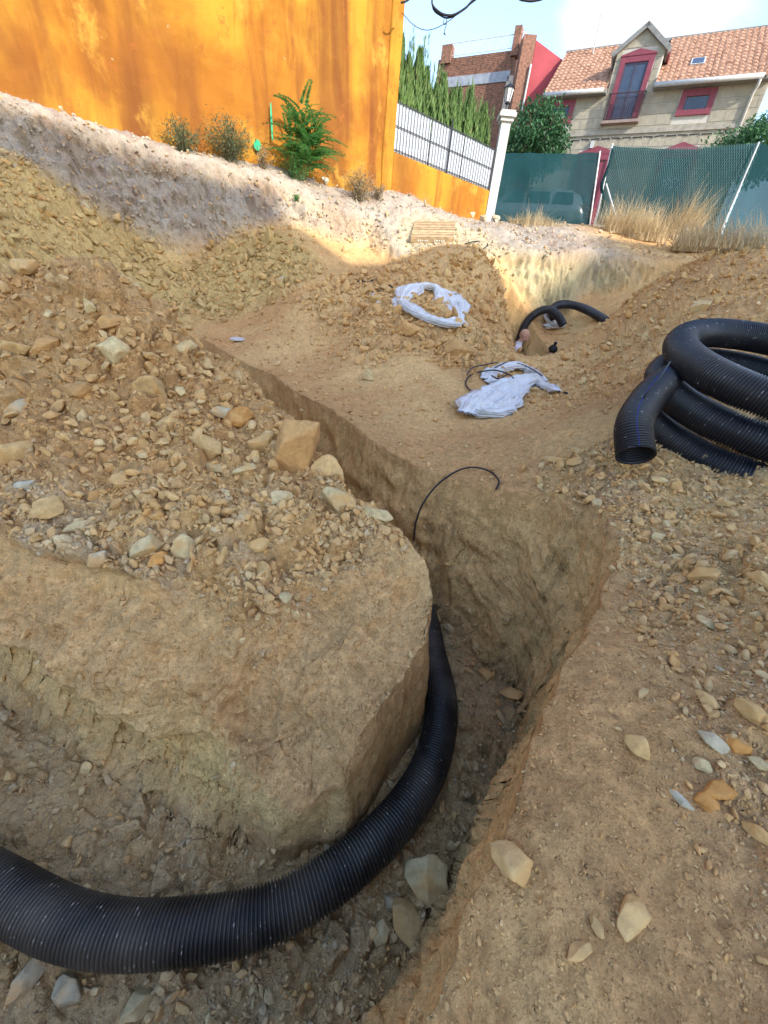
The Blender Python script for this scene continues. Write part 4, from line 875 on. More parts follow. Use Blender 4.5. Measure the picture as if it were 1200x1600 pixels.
NOTABLE = [ # photograph x, y, width in px, colour, shape, stretch, label
 (176,548,58,PALE,0,(1,.9,1.3),'pale whitish boulder resting high on the heap, right of its peak'),
 (288,543,54,PALE,3,(1,.6,.7),'long flat whitish stone at the right brow of the heap'),
 (238,612,58,TAN,1,(.8,.9,1.5),'upright tan boulder below the flat whitish stone on the heap'),
 (318,692,52,TAN,4,(1,1,1.2),'blocky tan stone in the middle of the heap above the loose dirt'),
 (378,655,56,ORG,5,(1,.9,1.1),'yellow-stained stone on the heap crest beside the trench'),
 (461,707,92,BRN,7,(.9,.9,1.5),'largest square brown boulder leaning at the heap edge over the trench'),
 (512,742,56,TAN,2,(1,.7,1),'tan stone behind the big pale boulder at the trench edge'),
 (524,783,76,PALE,8,(1,.8,1),'big pale rounded boulder on the trench lip of the heap'),
 (590,803,58,PALE,6,(1,.6,.8),'long pale stone lying nearest the tip of the block lip'),
 (40,625,52,GREY,9,(1,.8,.9),'grey stone at the left photo edge, beside the upper heap'),
 (30,705,66,TAN,10,(1,.8,.9),'wide tan boulder half buried at the left photo edge'),
 (46,752,38,WHT,11,(1,.7,.8),'small bluish white stone on the left side of the heap'),
 (75,785,52,TAN,12,(1,1,1.1),'squarish tan stone below the bluish white stone on the heap'),
 (128,822,52,PALE,13,(1,.6,.8),'flat pale stone at the foot of the heap, leftmost of the front row'),
 (228,842,50,PALE,1,(1,.9,1.1),'rounded pale stone in the middle of the heap front row'),
 (296,858,46,PALE,2,(1,.9,1.1),'pale cube-shaped stone ending the heap front row on the right'),
 (252,872,36,ORG,5,(1,.9,1),'small orange stone below the two pale front row stones'),
 (155,872,36,GREY,7,(1,.8,.9),'greyish stone low on the heap foot left of the orange stone'),
 (125,610,48,BRN,3,(1,.9,1),'brown stone in the hollow below the heap peak'),
 (180,505,48,BRN,9,(1,.9,.9),'brown stone just under the heap peak'),
 (85,540,54,BRN,12,(1,.9,1.1),'dark brown clod on the left shoulder of the heap'),
 (265,655,44,TAN,6,(1,.8,.9),'tan stone left of the upright boulder cluster on the heap'),
 (415,690,50,TAN,10,(1,.8,1),'tan stone between the yellow-stained stone and the square boulder'),
 (350,640,44,GREY,11,(1,.7,.8),'flat grey slab sticking out of the heap crest'),
 (985,1425,66,TAN,4,(.75,1.55,.9),'long ridged pale rock standing alone on the right bank'),
 (902,1483,52,TAN,0,(.6,1.2,.7),'slanting tan rock left of the long ridged rock'),
 (932,1446,38,TAN,6,(1,.8,.9),'small tan stone between the two long rocks on the right bank'),
 (1105,1095,50,TAN,8,(1,.75,.9),'pale oval stone upper left in the right bank cluster'),
 (1168,1106,54,TAN,1,(1,.9,1),'pale round stone by the right photo edge above the cluster'),
 (994,1160,46,TAN,2,(1,1,1),'solitary tan round stone on the right bank left of the cluster'),
 (1112,1157,52,GREY,12,(1,.8,.9),'grey flat-faced stone in the right bank cluster'),
 (1098,1192,42,PALE,9,(.8,1,.9),'pale stone under the grey flat-faced stone'),
 (1150,1158,44,ORG,5,(1,.9,.9),'orange round stone beside the grey flat-faced stone'),
 (1118,1230,60,ORG,3,(.7,1.3,.8),'long orange slab lowest in the right bank cluster'),
 (1104,1250,42,ORG,7,(1,1,.9),'round orange stone touching the long orange slab'),
 (1066,1246,44,WHT,11,(1,.6,.6),'bluish white flat chip left of the orange slab'),
 (1190,900,48,TAN,10,(1,.7,.8),'pale stone at the right photo edge below the pipe coil'),
 (1112,895,52,TAN,13,(1,.8,.9),'buried tan stone below the pipe coil'),
 (1185,1300,50,TAN,2,(1,.7,.6),'half buried tan stone low at the right photo edge'),
 (668,1360,92,PALE,0,(1,.75,.95),'big sharp pale rock on the trench floor beside the black pipe'),
 (636,1432,72,TAN,4,(1,.9,.8),'broad tan rock on the trench floor below the sharp pale rock'),
 (600,1452,48,PALE,6,(.7,1.1,.8),'narrow pale stone lowest of three below the pipe'),
 (612,1410,34,GREY,9,(1,.8,.8),'small grey stone between the pipe and the broad rock'),
 (215,1566,58,PALE,8,(1,.9,.9),'pale rock lying below the pipe at the bottom edge'),
 (40,1520,60,GREY,12,(1,.8,.8),'grey rock below the pipe at the bottom left corner'),
 (110,1545,52,GREY,3,(.8,1.1,.8),'grey slab between the two bottom edge rocks under the pipe'),
 (800,1335,78,TAN,1,(1,1.05,.8),'pale rock bedded in the trench edge of the right bank'),
 (638,516,46,BRN,10,(1,.7,.8),'brown clod in the rubble band below the torn white sheet'),
 (575,588,26,PALE,2,(.8,1,.8),'small pale stone alone on the shelf beyond the trench'),
 (874,717,52,TAN,11,(1,.6,.4),'flat tan slab on the shelf left of the pipe mouth'),
 (1092,482,44,PALE,13,(.7,1.1,.9),'upright pale stone on the spoil slope behind the coil'),
 (710,545,58,BRN,7,(1,.8,.8),'wide brown block just above the white sacking'),
 (800,1085,46,TAN,12,(1,.8,.9),'tan clod at the inner corner of the trench floor'),
]
occupied = []
for (x, y, sz, c_, shp, strc, lb) in NOTABLE:
    p, dp, nm = hit(x, y + sz * .12); put_rock(p, nm, sz * dp / FPX * (.98 if y < 1000 or x < 700 else .86), shp, c_, lb, rz=math.atan2(ray(x, y)[1], ray(x, y)[0]) - math.pi / 2 + random.uniform(-.25, .25), tilt=.15, sink=.27, stretch=strc); occupied.append((x, y, sz * .6))
# medium stones, one by one, shared labels by the ground they lie on
ZONES = [(heap, 130, 'one of the many loose tan stones strewn over the heap on the undug block', 'loose stones on the heap over the near block', (17, 50), (TAN, PALE, BRN, TAN, TAN)),
 (rbank * (Y < 1.7), 50, 'one of the loose stones scattered over the bank right of the trench', 'loose stones on the right bank', (13, 34), (PALE, TAN, TAN, PALE, GREY)),
 (cmound, 30, 'one of the loose clods on the mound below the torn white sheet', 'loose stones on the middle mound', (11, 26), (BRN, TAN, BRN)),
 (rmound * (um < .3), 22, 'one of the stones on the spoil slope behind the pipe coil', 'loose stones on the slope behind the coil', (10, 20), (TAN, PALE, BRN)),
 (floorm * (drm > .06) * (Y < 2.2), 26, 'one of the stones lying on the near trench floor', 'loose stones on the near trench floor', (10, 30), (GREY, PALE, TAN)),
 (lslope * (um < .2), 24, 'one of the flat stones on the olive spoil slope under the white bank', 'flat stones on the left spoil slope', (10, 20), (TAN, BRN, GREY))]
inpic = ((PXY[:, 0] > -30) & (PXY[:, 0] < 1230) & (PXY[:, 1] > 100) & (PXY[:, 1] < 1640)).reshape(NA, NR)
Vg = Vq.reshape(NA, NR, 3); Ng = Nq.reshape(NA, NR, 3); Dg = DEP.reshape(NA, NR); Pg = PXY.reshape(NA, NR, 2)
for zmask, n_, lb, gr, (lo_, hi_), cols in ZONES:
    wgt = (np.clip(zmask, 0, 1) ** 2 * inpic * (Ng[..., 2] > .35)).ravel(); wgt = np.where(Dg.ravel() < 12, wgt, 0)
    ks = RNG.choice(len(wgt), size=n_ * 4, p=wgt / wgt.sum(), replace=False); done = 0
    for k in ks:
        if done >= n_: break
        x, y = PXY[k]; sz = lo_ * (hi_ / lo_) ** (RNG.random() ** 1.35)
        if any((x - a) ** 2 + (y - b) ** 2 < (r_ + sz * .42) ** 2 for a, b, r_ in occupied): continue
        occupied.append((x, y, sz * .42)); done += 1
        put_rock(Vector(Vq[k].tolist()), Vector(Nq[k].tolist()), sz * DEP[k] / FPX, int(RNG.integers(0, 14)), cols[int(RNG.integers(0, len(cols)))], lb, gr, stretch=(1, RNG.uniform(.6, 1), RNG.uniform(.6, 1.1)), sink=RNG.uniform(.1, .35))
# the mass of smaller rubble: far too many to count
tiny = [rock_shape(1, 300 + i, .7, 5, .12) for i in range(12)]; mid = [rock_shape(2, 400 + i, .65, 8, .08) for i in range(12)]
def rubble(mask, n, lo_, hi_, cols, shapes, seed, pw=2.2, nz=.3):
    g = np.random.default_rng(seed); wgt = (np.clip(mask, 0, 1) * inpic * (Ng[..., 2] > nz)).ravel(); wgt = np.where(Dg.ravel() < 15, wgt, 0)
    k = g.choice(len(wgt), size=n, p=wgt / wgt.sum()); sz = lo_ * (hi_ / lo_) ** (g.random(n) ** pw); R_ = sz * DEP[k] / FPX / 2
    # random rotations
    q = g.normal(size=(n, 4)); q /= np.linalg.norm(q, axis=1)[:, None]; w_, x, y, z = q.T
    Rm = np.stack([1 - 2 * (y * y + z * z), 2 * (x * y - z * w_), 2 * (x * z + y * w_), 2 * (x * y + z * w_), 1 - 2 * (x * x + z * z), 2 * (y * z - x * w_), 2 * (x * z - y * w_), 2 * (y * z + x * w_), 1 - 2 * (x * x + y * y)], -1).reshape(n, 3, 3)
    st_ = np.stack([np.ones(n), g.uniform(.6, 1, n), g.uniform(.5, 1, n)], -1); sh_ = g.integers(0, len(shapes), n)
    ca = np.array(cols)[g.integers(0, len(cols), n)] * g.uniform(.78, 1.15, n)[:, None]; ca = ca * .6 + colr[k] * .4
    jit = g.normal(0, .004, (n, 3)) * (DEP[k] / 2)[:, None]; jit[:, 2] = 0
    Vs, Fs, Cs, b_ = [], [], [], 0
    for s_ in range(len(shapes)):
        m_ = np.where(sh_ == s_)[0]
        if not len(m_): continue
        V_, F_ = shapes[s_]; A_ = np.einsum('nij,vj->nvi', Rm[m_], V_) if False else np.einsum('nij,nvj->nvi', Rm[m_], V_[None] * st_[m_][:, None])
        A_ = A_ * R_[m_][:, None, None] + (Vq[k[m_]] + jit[m_] + Nq[k[m_]] * (R_[m_] * .42)[:, None])[:, None]
        Vs.append(A_.reshape(-1, 3)); Fs.append((F_[None] + (np.arange(len(m_)) * len(V_))[:, None, None] + b_).reshape(-1, 3)); Cs.append(np.repeat(ca[m_], len(V_), 0)); b_ += len(m_) * len(V_)
    return np.concatenate(Vs), np.concatenate(Fs), np.concatenate(Cs)
def rubble_obj(parts):
    b_ = 0; Vs, Fs, Cs = [], [], []
    for V_, F_, C_ in parts: Vs.append(V_); Fs.append(F_ + b_); Cs.append(C_); b_ += len(V_)
    me = np_mesh('rubble', np.concatenate(Vs), np.concatenate(Fs), M_rub, False); C_ = np.concatenate(Cs)
    a = me.attributes.new('earth', 'FLOAT_COLOR', 'POINT'); a.data.foreach_set('color', np.c_[np.clip(C_, 0, 1), np.ones(len(C_))].astype(np.float32).ravel())
    tag(link('rubble', me), kind='stuff')
heapfoot = np.clip(heap * sstep(1.95, 1.4, Y), 0, 1)
hn = .35 + .65 * sstep(-.25, .2, fbm(np.stack([X, Y, 0 * X], -1).reshape(-1, 3) + 3, 2.6, 3).reshape(X.shape)); hpz = heap * hn
rubble_obj([rubble(hpz, 1900, 9, 26, (TAN, BRN, TAN, PALE), mid, 1, 1.5), rubble(hpz, 8200, 3, 10, (TAN, BRN, TAN, TAN), tiny, 2, 1.7), rubble(heapfoot, 450, 8, 20, (PALE, GREY, TAN), mid, 3), rubble(heapfoot, 2600, 3, 9, (GREY, PALE, GREY, TAN), tiny, 4)])
rubble_obj([rubble(rbank, 620, 9, 26, (TAN, PALE, BRN, TAN), mid, 5, 1.8), rubble(rbank, 6000, 3, 10, (TAN, PALE, BRN, GREY), tiny, 6, 1.8)])
rubble_obj([rubble(cmound, 520, 8, 20, (BRN, TAN), mid, 7, 1.7), rubble(cmound, 3000, 2.5, 9, (BRN, TAN), tiny, 8), rubble(rmound * (um < .3), 500, 7, 17, (TAN, BRN, PALE), mid, 9), rubble(rmound * (um < .3), 3400, 2.5, 9, (TAN, BRN), tiny, 10)])
rubble_obj([rubble(lslope * (um < .2), 700, 8, 20, (C(176,152,104), C(164,140,98)), mid, 11, 1.6), rubble(lslope * (um < .2), 3200, 2.5, 9, (C(176,152,104), TAN), tiny, 12)])
rubble_obj([rubble(floorm * (drm > .04), 650, 8, 26, (GREY, PALE, TAN), mid, 13, 1.8), rubble(floorm * (drm > .04), 4600, 3, 9, (GREY, PALE, TAN), tiny, 14)])
fmask = np.clip(front.reshape(NA, NR), 0, 1)
rest = np.clip(1 - stony * 1.3, 0, 1) * (um < .5) * np.clip(1 - wallm * .6, 0, 1)
rubble_obj([rubble(rest, 300, 7, 14, (TAN, BRN, PALE), mid, 15), rubble(rest, 5200, 2, 8, (TAN, BRN, PALE), tiny, 16), rubble(fmask, 2600, 2.5, 9, (TAN, BRN), tiny, 18), rubble(um * (Dg < 20) + facem * (Dg < 20), 4200, 2, 9, (WHT * .8, PALE * .8, C(180,160,140)), tiny, 17), rubble(np.clip(facem * 1.5, 0, 1) * (X < .3), 1300, 2, 8, (WHT * .85, C(182,166,146), C(170,154,136)), tiny, 19, 2.2, -.6)])
# ------------------------------------------------------------------ corrugated pipes
def pipe_mat(name, c, rough, dust):
    m = bpy.data.materials.new(name); m.use_nodes = True; t = m.node_tree; b = t.nodes['Principled BSDF']; L = t.links.new
    b.inputs['Roughness'].default_value = rough; b.inputs['Specular IOR Level'].default_value = .5
    g = t.nodes.new('ShaderNodeNewGeometry')
    n = t.nodes.new('ShaderNodeTexNoise'); n.inputs['Scale'].default_value = 38; n.inputs['Detail'].default_value = 5; n.inputs['Roughness'].default_value = .65; L(g.outputs['Position'], n.inputs['Vector'])
    n2 = t.nodes.new('ShaderNodeTexNoise'); n2.inputs['Scale'].default_value = 5; n2.inputs['Detail'].default_value = 4; L(g.outputs['Position'], n2.inputs['Vector'])
    # pale scuffs on the rib crests, soft dust film elsewhere
    a = t.nodes.new('ShaderNodeAttribute'); a.attribute_name = 'crest'
    mu = t.nodes.new('ShaderNodeMath'); mu.operation = 'MULTIPLY'; L(n.outputs['Fac'], mu.inputs[0]); L(a.outputs['Fac'], mu.inputs[1])
    r = t.nodes.new('ShaderNodeMapRange'); r.inputs['From Min'].default_value = .60; r.inputs['From Max'].default_value = .72; L(mu.outputs[0], r.inputs['Value'])
    r2 = t.nodes.new('ShaderNodeMapRange'); r2.inputs['From Min'].default_value = .42; r2.inputs['From Max'].default_value = .75; r2.inputs['To Max'].default_value = dust; L(n2.outputs['Fac'], r2.inputs['Value'])
    m1 = t.nodes.new('ShaderNodeMix'); m1.data_type = 'RGBA'; L(r2.outputs[0], m1.inputs['Factor']); m1.inputs['A'].default_value = (*c, 1); m1.inputs['B'].default_value = (.20, .17, .13, 1)
    m2 = t.nodes.new('ShaderNodeMix'); m2.data_type = 'RGBA'; L(r.outputs[0], m2.inputs['Factor']); L(m1.outputs['Result'], m2.inputs['A']); m2.inputs['B'].default_value = (.42, .39, .34, 1)
    L(m2.outputs['Result'], b.inputs['Base Color'])
    r3 = t.nodes.new('ShaderNodeMapRange'); r3.inputs['To Min'].default_value = rough - .08; r3.inputs['To Max'].default_value = rough + .2; L(n2.outputs['Fac'], r3.inputs['Value']); L(r3.outputs[0], b.inputs['Roughness'])
    return m
M_pipe = pipe_mat('black_polyethylene', (.019, .018, .018), .42, .42); M_pipe2 = pipe_mat('blue_black_polyethylene', (.011, .012, .018), .36, .10)
M_pipein = mat('pipe_bore', (.012, .012, .014), .55, .2, 10)
M_stripe = mat('blue_stripe', (.02, .035, .22), .5, .1, 20)
def frames(path):
    P = np.array([tuple(p) for p in path]); k = len(P); T = np.gradient(P, axis=0); T /= np.linalg.norm(T, axis=1)[:, None]
    U = np.zeros((k, 3)); u = np.cross(T[0], [0, 0, 1.0]); 
    if np.linalg.norm(u) < 1e-3: u = np.array([1.0, 0, 0])
    u /= np.linalg.norm(u)
    for i in range(k):
        u = u - T[i] * (u @ T[i]); u /= np.linalg.norm(u); U[i] = u
    return P, T, U, np.cross(T, U)
def resample(path, step):
    P = np.array([tuple(p) for p in path]); s = np.r_[0, np.cumsum(np.linalg.norm(np.diff(P, axis=0), axis=1))]; n = max(4, int(s[-1] / step)); q = np.linspace(0, s[-1], n)
    return np.stack([np.interp(q, s, P[:, i]) for i in range(3)], -1)
def corrugated(name, path, R, pitch, m, parent, nseg=40, mouth=(False, False), stripes=(), depth=.15, smooth_to=None):
    P = resample(catmull(path, 24), pitch / 5); P, T, U, B = frames(P); k = len(P)
    ph = np.arange(k) % 5; prof = np.array([1, 1, 1 - depth * .55, 1 - depth, 1 - depth * .55])[ph]; cr = np.array([1, 1, .75, .4, .75])[ph]
    a = np.linspace(0, 2 * np.pi, nseg, endpoint=False); rr_ = R * prof
    V = P[:, None] + rr_[:, None, None] * (np.cos(a)[None, :, None] * U[:, None] + np.sin(a)[None, :, None] * B[:, None])
    ix = np.arange(k * nseg).reshape(k, nseg); nx = np.roll(ix, -1, 1)
    Fq = np.stack([ix[:-1], nx[:-1], nx[1:], ix[1:]], -1).reshape(-1, 4)
    me = np_mesh(name, V.reshape(-1, 3), Fq, m, True); at_ = me.attributes.new('crest', 'FLOAT', 'POINT'); at_.data.foreach_set('value', np.repeat(cr, nseg).astype(np.float32))
    o = link(name, me, parent)
    for e_, flag in enumerate(mouth):
        if not flag: continue
        sel = list(range(0, min(160, k), 4)) if e_ == 0 else list(range(k - 1, max(k - 160, 0), -4))
        rin = R * .90; rings = [(P[sel[0]], R * 1.0), (P[sel[0]], rin)] + [(P[i], rin) for i in sel[1:]]
        fr = [sel[0], sel[0]] + sel[1:]; VV = np.concatenate([c_ + r_ * (np.cos(a)[:, None] * U[f_] + np.sin(a)[:, None] * B[f_]) for (c_, r_), f_ in zip(rings, fr)])
        j = np.arange(len(rings) * nseg).reshape(-1, nseg); j2 = np.roll(j, -1, 1)
        link('mouth', np_mesh('mouth', VV, np.stack([j[:-1], j2[:-1], j2[1:], j[1:]], -1).reshape(-1, 4), M_pipein, True), parent)
    for sa in stripes:
        a2 = np.array([sa - .022, sa, sa + .022]); V2 = P[:, None] + (rr_ + .0012)[:, None, None] * (np.cos(a2)[None, :, None] * U[:, None] + np.sin(a2)[None, :, None] * B[:, None])
        i2 = np.arange(k * 3).reshape(k, 3); F2 = np.concatenate([np.stack([i2[:-1, q], i2[:-1, q + 1], i2[1:, q + 1], i2[1:, q]], -1) for q in range(2)])
        link('stripe', np_mesh('stripe', V2.reshape(-1, 3), F2, M_stripe, True), parent)
    return o
def atz(x, y, z):
    d = ray(x, y); t = (z - H) / d[2]; return Vector((d[0] * t, d[1] * t, z))
RP = .08
fpts = [atz(x, y, RP + .05 + dz) for x, y, dz in ((-260, 1180, .02), (-130, 1310, .02), (0, 1390, 0), (120, 1447, 0), (260, 1457, 0), (440, 1420, 0), (590, 1312, 0), (668, 1205, 0), (690, 1105, 0), (676, 1025, .0))]
fpts += [Vector((.30, 1.86, .16)), Vector((.10, 2.15, .18)), Vector((-.2, 2.55, .2)), Vector((-.6, 3.1, .22))]
pp = thing('corrugated_pipe', 'long black corrugated pipe bent along the near trench floor around the undug block', 'pipe', (fpts[5].x, fpts[5].y, .05))
corrugated('pipe_wall', fpts, RP, .0125, M_pipe, pp, 44)
# coil on the right bank
cl_ = thing('pipe_coil', 'coil of blue-black corrugated pipe with an open loose end on the right bank', 'pipe coil', (1.95, 2.15, 1.4))
CT, CR_, Tt = np.array([1.98, 2.16, 1.735]), .50, rad(15)
ex, ey, en = np.array([1, 0, 0.0]), np.array([0, math.cos(Tt), math.sin(Tt)]), np.array([0, -math.sin(Tt), math.cos(Tt)])
def loop(lev, r, a0, a1, dx=0, dy=0, drop=0):
    return [Vector((CT + ex * (r * math.cos(a) + dx) + ey * (r * math.sin(a) + dy) - en * (.163 * lev + drop * (a - a0) / (a1 - a0)))) for a in np.linspace(a0, a1, 26)]
hel = []
for a in np.linspace(-.35, -.35 + 6 * math.pi + 2.35, 94):
    lev = (a + .35) / (2 * math.pi); lv = min(2.0, math.floor(lev) + sstep(.0, .35, (lev % 1.0)) - 1 + (0 if lev < 1 else 0)) if lev >= 1 else 0.0
    lv = float(np.clip(lv, 0, 2)); r = CR_ + .004 * lv + (.012 if lev > 3.0 else 0) - (.03 * sstep(3.2, 3.37, lev))
    hel.append(Vector(CT + ex * (r * math.cos(-a) - .004 * lv) + ey * (r * math.sin(-a)) - en * (.174 * lv)))
corrugated('pipe_loop', hel, RP, .0125, M_pipe2, cl_, 40, stripes=(1.9,))
lo = [at(993, 712, 1.70), at(990, 668, 1.82), at(1003, 636, 1.96), at(1030, 604, 2.14), at(1062, 588, 2.36), at(1105, 590, 2.56), at(1150, 610, 2.66)]
corrugated('loose_end', lo, RP, .0125, M_pipe2, cl_, 40, mouth=(True, False), stripes=(4.4,))
tw = MB(); tw.tube(catmull([at(1047, 565, 1.95), at(1030, 590, 1.85), at(1010, 615, 1.82), at(1006, 622, 1.83)], 6), .004, 5); tag(tw.build('tie', M_iron, cl_), 'black plastic tie')
# far pair by the pit
def far_pipe(label, pts, mouth, parent_loc):
    t_ = thing('corrugated_pipe', label, 'pipe', parent_loc); corrugated('pipe_wall', pts, .095, .03, M_pipe2, t_, 28, mouth=mouth); return t_
a_ = [at(806, 560, 10.3), at(812, 530, 10.4), at(822, 505, 10.45), at(840, 488, 10.45), at(858, 484, 10.4), at(872, 494, 10.3), at(880, 508, 10.2)]
far_pipe('black pipe arching out of the far trench to an open mouth, beside the bald man', a_, (False, True), (a_[0].x, a_[0].y, .8))
a_ = [at(866, 500, 10.55), at(862, 486, 10.6), at(872, 477, 10.7), at(890, 476, 10.75), at(912, 482, 10.6), at(935, 494, 10.2), at(958, 510, 9.8)]
far_pipe('black pipe lying in a bow behind the pipe mouth, running off behind the right slope', a_, (False, False), (a_[0].x, a_[0].y, 1.5))

# ------------------------------------------------------------------ cables and straps
def cable(label, pts, r=.006, m=None, lift=.01, name='cable'):
    P = []
    for q in pts:
        if len(q) == 2: p, d_, n_ = hit(*q); P.append(p + n_ * (lift + r))
        else: P.append(at(*q))
    b_ = MB(); b_.tube(catmull(P, 8), r, 6); return tag(b_.build(name, m or M_iron, None, True), label, 'cable')
pA, dA, nA = hit(735, 735); pB, _, _ = hit(648, 830)
lineY = lambda f: pB.y - .10 + (pA.y - pB.y + .06) * f
cable('black cable end curling over the far rim of the trench', [(646, 845, pB.y - .10), (650, 815, lineY(.1)), (662, 785, lineY(.3)), (684, 757, lineY(.6)), (712, 737, lineY(.85)), (738, 730, pA.y - .02), (766, 740), (780, 754), (776, 766)], .006)
cable('thin dark wire loop on the white rubble beside the pallet', [(725, 383), (745, 378), (762, 383), (748, 391), (730, 389)], .012)
cable('thin dark wire poking up from the mound behind the torn sheet', [(570, 445), (590, 440), (612, 452)], .012)
cable('short dark wire on the mound left of the torn sheet', [(545, 447), (565, 441), (580, 448), (594, 458)], .010)
# overhead wires beside the house
b_ = MB(); Zc = 9.0
b_.tube(catmull([at(*q, Zc) for q in ((640, -60), (672, -14), (676, 8), (688, 20), (700, 24), (712, 22), (728, 12), (742, -2), (790, -40))], 8), .014, 6)
b_.tube(catmull([at(*q, Zc + .02) for q in ((638, -60), (671, -12), (677, 14), (688, 24), (699, 28), (713, 23), (730, 10), (745, -2), (800, -44))], 8), .010, 6)
ow = thing('overhead_cable', 'bundle of black overhead cables sagging across the top of the sky', 'cable', at(700, 24, Zc)); b_.build('cable_loop', M_iron, ow, True)
b_ = MB(); b_.tube(catmull([at(*q, Zc + .03) for q in ((628, 20), (645, 38), (660, 46), (675, 46), (695, 37), (715, 22), (735, 4))], 8), .005, 5); b_.build('thin_wire', M_iron, ow, True)
b_ = MB(); b_.tube(catmull([at(*q, Zc) for q in ((694, 30), (693, 37), (697, 37), (698, 30), (697, 40), (694, 49), (696, 55), (693, 52))], 6), .006, 5); b_.build('wire_hook', M_iron, ow, True)
b_ = MB(); b_.tube(catmull([at(*q, Zc) for q in ((780, -30), (808, -4), (822, 1), (836, 1), (855, -6), (900, -40))], 8), .014, 6); tag(b_.build('overhead_cable', M_iron, None, True), 'short sag of black cable touching the top edge above the cloud', 'cable')
b_ = MB(); b_.tube(catmull([at(*q, 12.4) for q in ((626, 4), (632, 3), (640, -2), (650, -14))], 6), .016, 6); tag(b_.build('overhead_cable', M_iron, None, True), 'black cable leaving the top corner of the orange wall', 'cable')

# ------------------------------------------------------------------ white sacking
M_sack = mat('white_woven_sack', (.66, .65, .66), .8, .05, 9, .3, 120, c2=(.50, .45, .38), lo=.5, hi=.78)
def cloth(parts, label, name='sack_cloth', cat='cloth', strap=None):
    """crumpled bands: flattened, pleated tubes laid over the ground"""
    base, _, _ = hit(*parts[0][0][0][:2]); t_ = None; Vs, Fs, b_ = [], [], 0
    for pi, (pts, wd, ht) in enumerate(parts):
        P = []
        for q in pts: p, d_, n_ = hit(*q); P.append(p + Vector((0, 0, ht * .45)))
        k0 = len(pts); C0 = catmull(P, 18); k = len(C0); P_, T, U, B = frames(C0); W = np.interp(np.linspace(0, k0 - 1, k), np.arange(k0), wd)
        nseg = 96; a = np.linspace(0, 2 * np.pi, nseg, endpoint=False); f = np.linspace(0, 1, k)
        q3 = np.stack([np.cos(a)[None] + 0 * f[:, None] + pi * 7, np.sin(a)[None] + 0 * f[:, None], f[:, None] * 1.3 + 0 * a[None]], -1).reshape(-1, 3)
        tw_ = (perlin(q3 * 1.1) * 1.6).reshape(k, nseg)
        ple = -np.abs(np.sin(4.5 * (a[None] + tw_) + pi)) * .42 - np.abs(np.sin(9.5 * (a[None] + tw_ * .7) + 2.1 * pi + f[:, None] * 3)) * .24 + .36 - (np.abs(perlin(q3 * np.array([3, 3, 7.0]))) * .5).reshape(k, nseg)
        cr = (perlin(q3 * np.array([6, 6, 16.0]) + 9) * .12).reshape(k, nseg)
        Uf = np.cross(T, np.array([0, 0, 1.0])); Uf /= np.linalg.norm(Uf, axis=1)[:, None]; Zf = np.cross(Uf, T)
        rag = 1 + .5 * perlin(np.stack([f * 9, f * 0 + pi, f * 0], -1))[:, None]
        rw = W[:, None] * .5 * rag * (1 + ple * .5 + cr); rh = np.minimum(ht, W[:, None]) * .5 * (1 + ple * 1.5 + cr)
        endn = (perlin(np.stack([np.cos(a) * 3, np.sin(a) * 3, a * 0 + pi], -1)) * .5)[None] * np.clip(1 - np.minimum(f, 1 - f) * 5, 0, 1)[:, None] * np.sign(f - .5)[:, None]
        end = np.clip(np.minimum(f, 1 - f) * 12, .12, 1)[:, None]
        V = P_[:, None] + (rw * np.cos(a)[None])[..., None] * Uf[:, None] + (rh * end * np.sin(a)[None])[..., None] * Zf[:, None] + (endn * W[:, None] * .8)[..., None] * T[:, None]
        ix = np.arange(k * nseg).reshape(k, nseg) + b_; nx = np.roll(ix, -1, 1); Vs.append(V.reshape(-1, 3)); Fs.append(np.stack([ix[:-1], nx[:-1], nx[1:], ix[1:]], -1).reshape(-1, 4)); b_ += k * nseg
    return np.concatenate(Vs), np.concatenate(Fs), base
def cloth_thing(parts, name, label, cat):
    V, F_, base = cloth(parts, label); o = link(name, np_mesh(name, V, F_, M_sack, True)); return tag(o, label, cat)
s1 = cloth_thing([([(728, 655), (752, 640), (782, 622), (812, 606), (842, 600)], [.20, .50, .46, .30, .16], .13), ([(742, 648), (765, 650), (790, 638), (812, 614)], [.16, .34, .26, .12], .10),
                  ([(800, 612), (835, 604), (872, 615)], [.14, .22, .10], .07), ([(758, 597), (775, 582), (800, 577), (828, 584), (850, 600)], [.14, .26, .22, .16, .08], .09), ([(760, 600), (775, 600), (792, 605)], [.10, .16, .06], .06)],
                 'sacking', 'knotted white sacking with black straps on the shelf beyond the trench', 'sack')
bl_ = MB()
for pts in ([(770, 588), (792, 578), (818, 584), (842, 600)], [(742, 596), (768, 592), (790, 598), (805, 610)], [(728, 600), (735, 588), (752, 584), (775, 580)], [(790, 598), (776, 606), (765, 600)]):
    bl_.tube(catmull([hit(*q)[0] + Vector((0, 0, .10)) for q in pts], 6), .008, 5)
bl_.build('strap', M_iron, s1)
cable('thick black strap trailing right from the knotted white sacking', [(815, 612), (845, 607), (870, 612), (886, 618)], .010)
cable('black strap bowed on the dirt left of the knotted white sacking', [(750, 583), (733, 590), (727, 602), (734, 612), (745, 613)], .009)
s2 = cloth_thing([([(628, 480), (640, 458), (662, 452), (684, 458), (704, 478), (716, 504)], [.16, .46, .18, .34, .62, .14], .10), ([(626, 476), (648, 492), (672, 506), (700, 510), (718, 504)], [.14, .34, .20, .46, .10], .10), ([(690, 462), (706, 466), (716, 490)], [.12, .36, .12], .08), ([(632, 462), (624, 474), (622, 484)], [.1, .24, .1], .06), ([(704, 500), (722, 506), (728, 512)], [.2, .16, .06], .05), ([(640, 452), (652, 449), (664, 452)], [.08, .2, .08], .05)],
                 'sacking', 'torn white sheet crumpled into a ring on the middle mound', 'sack')
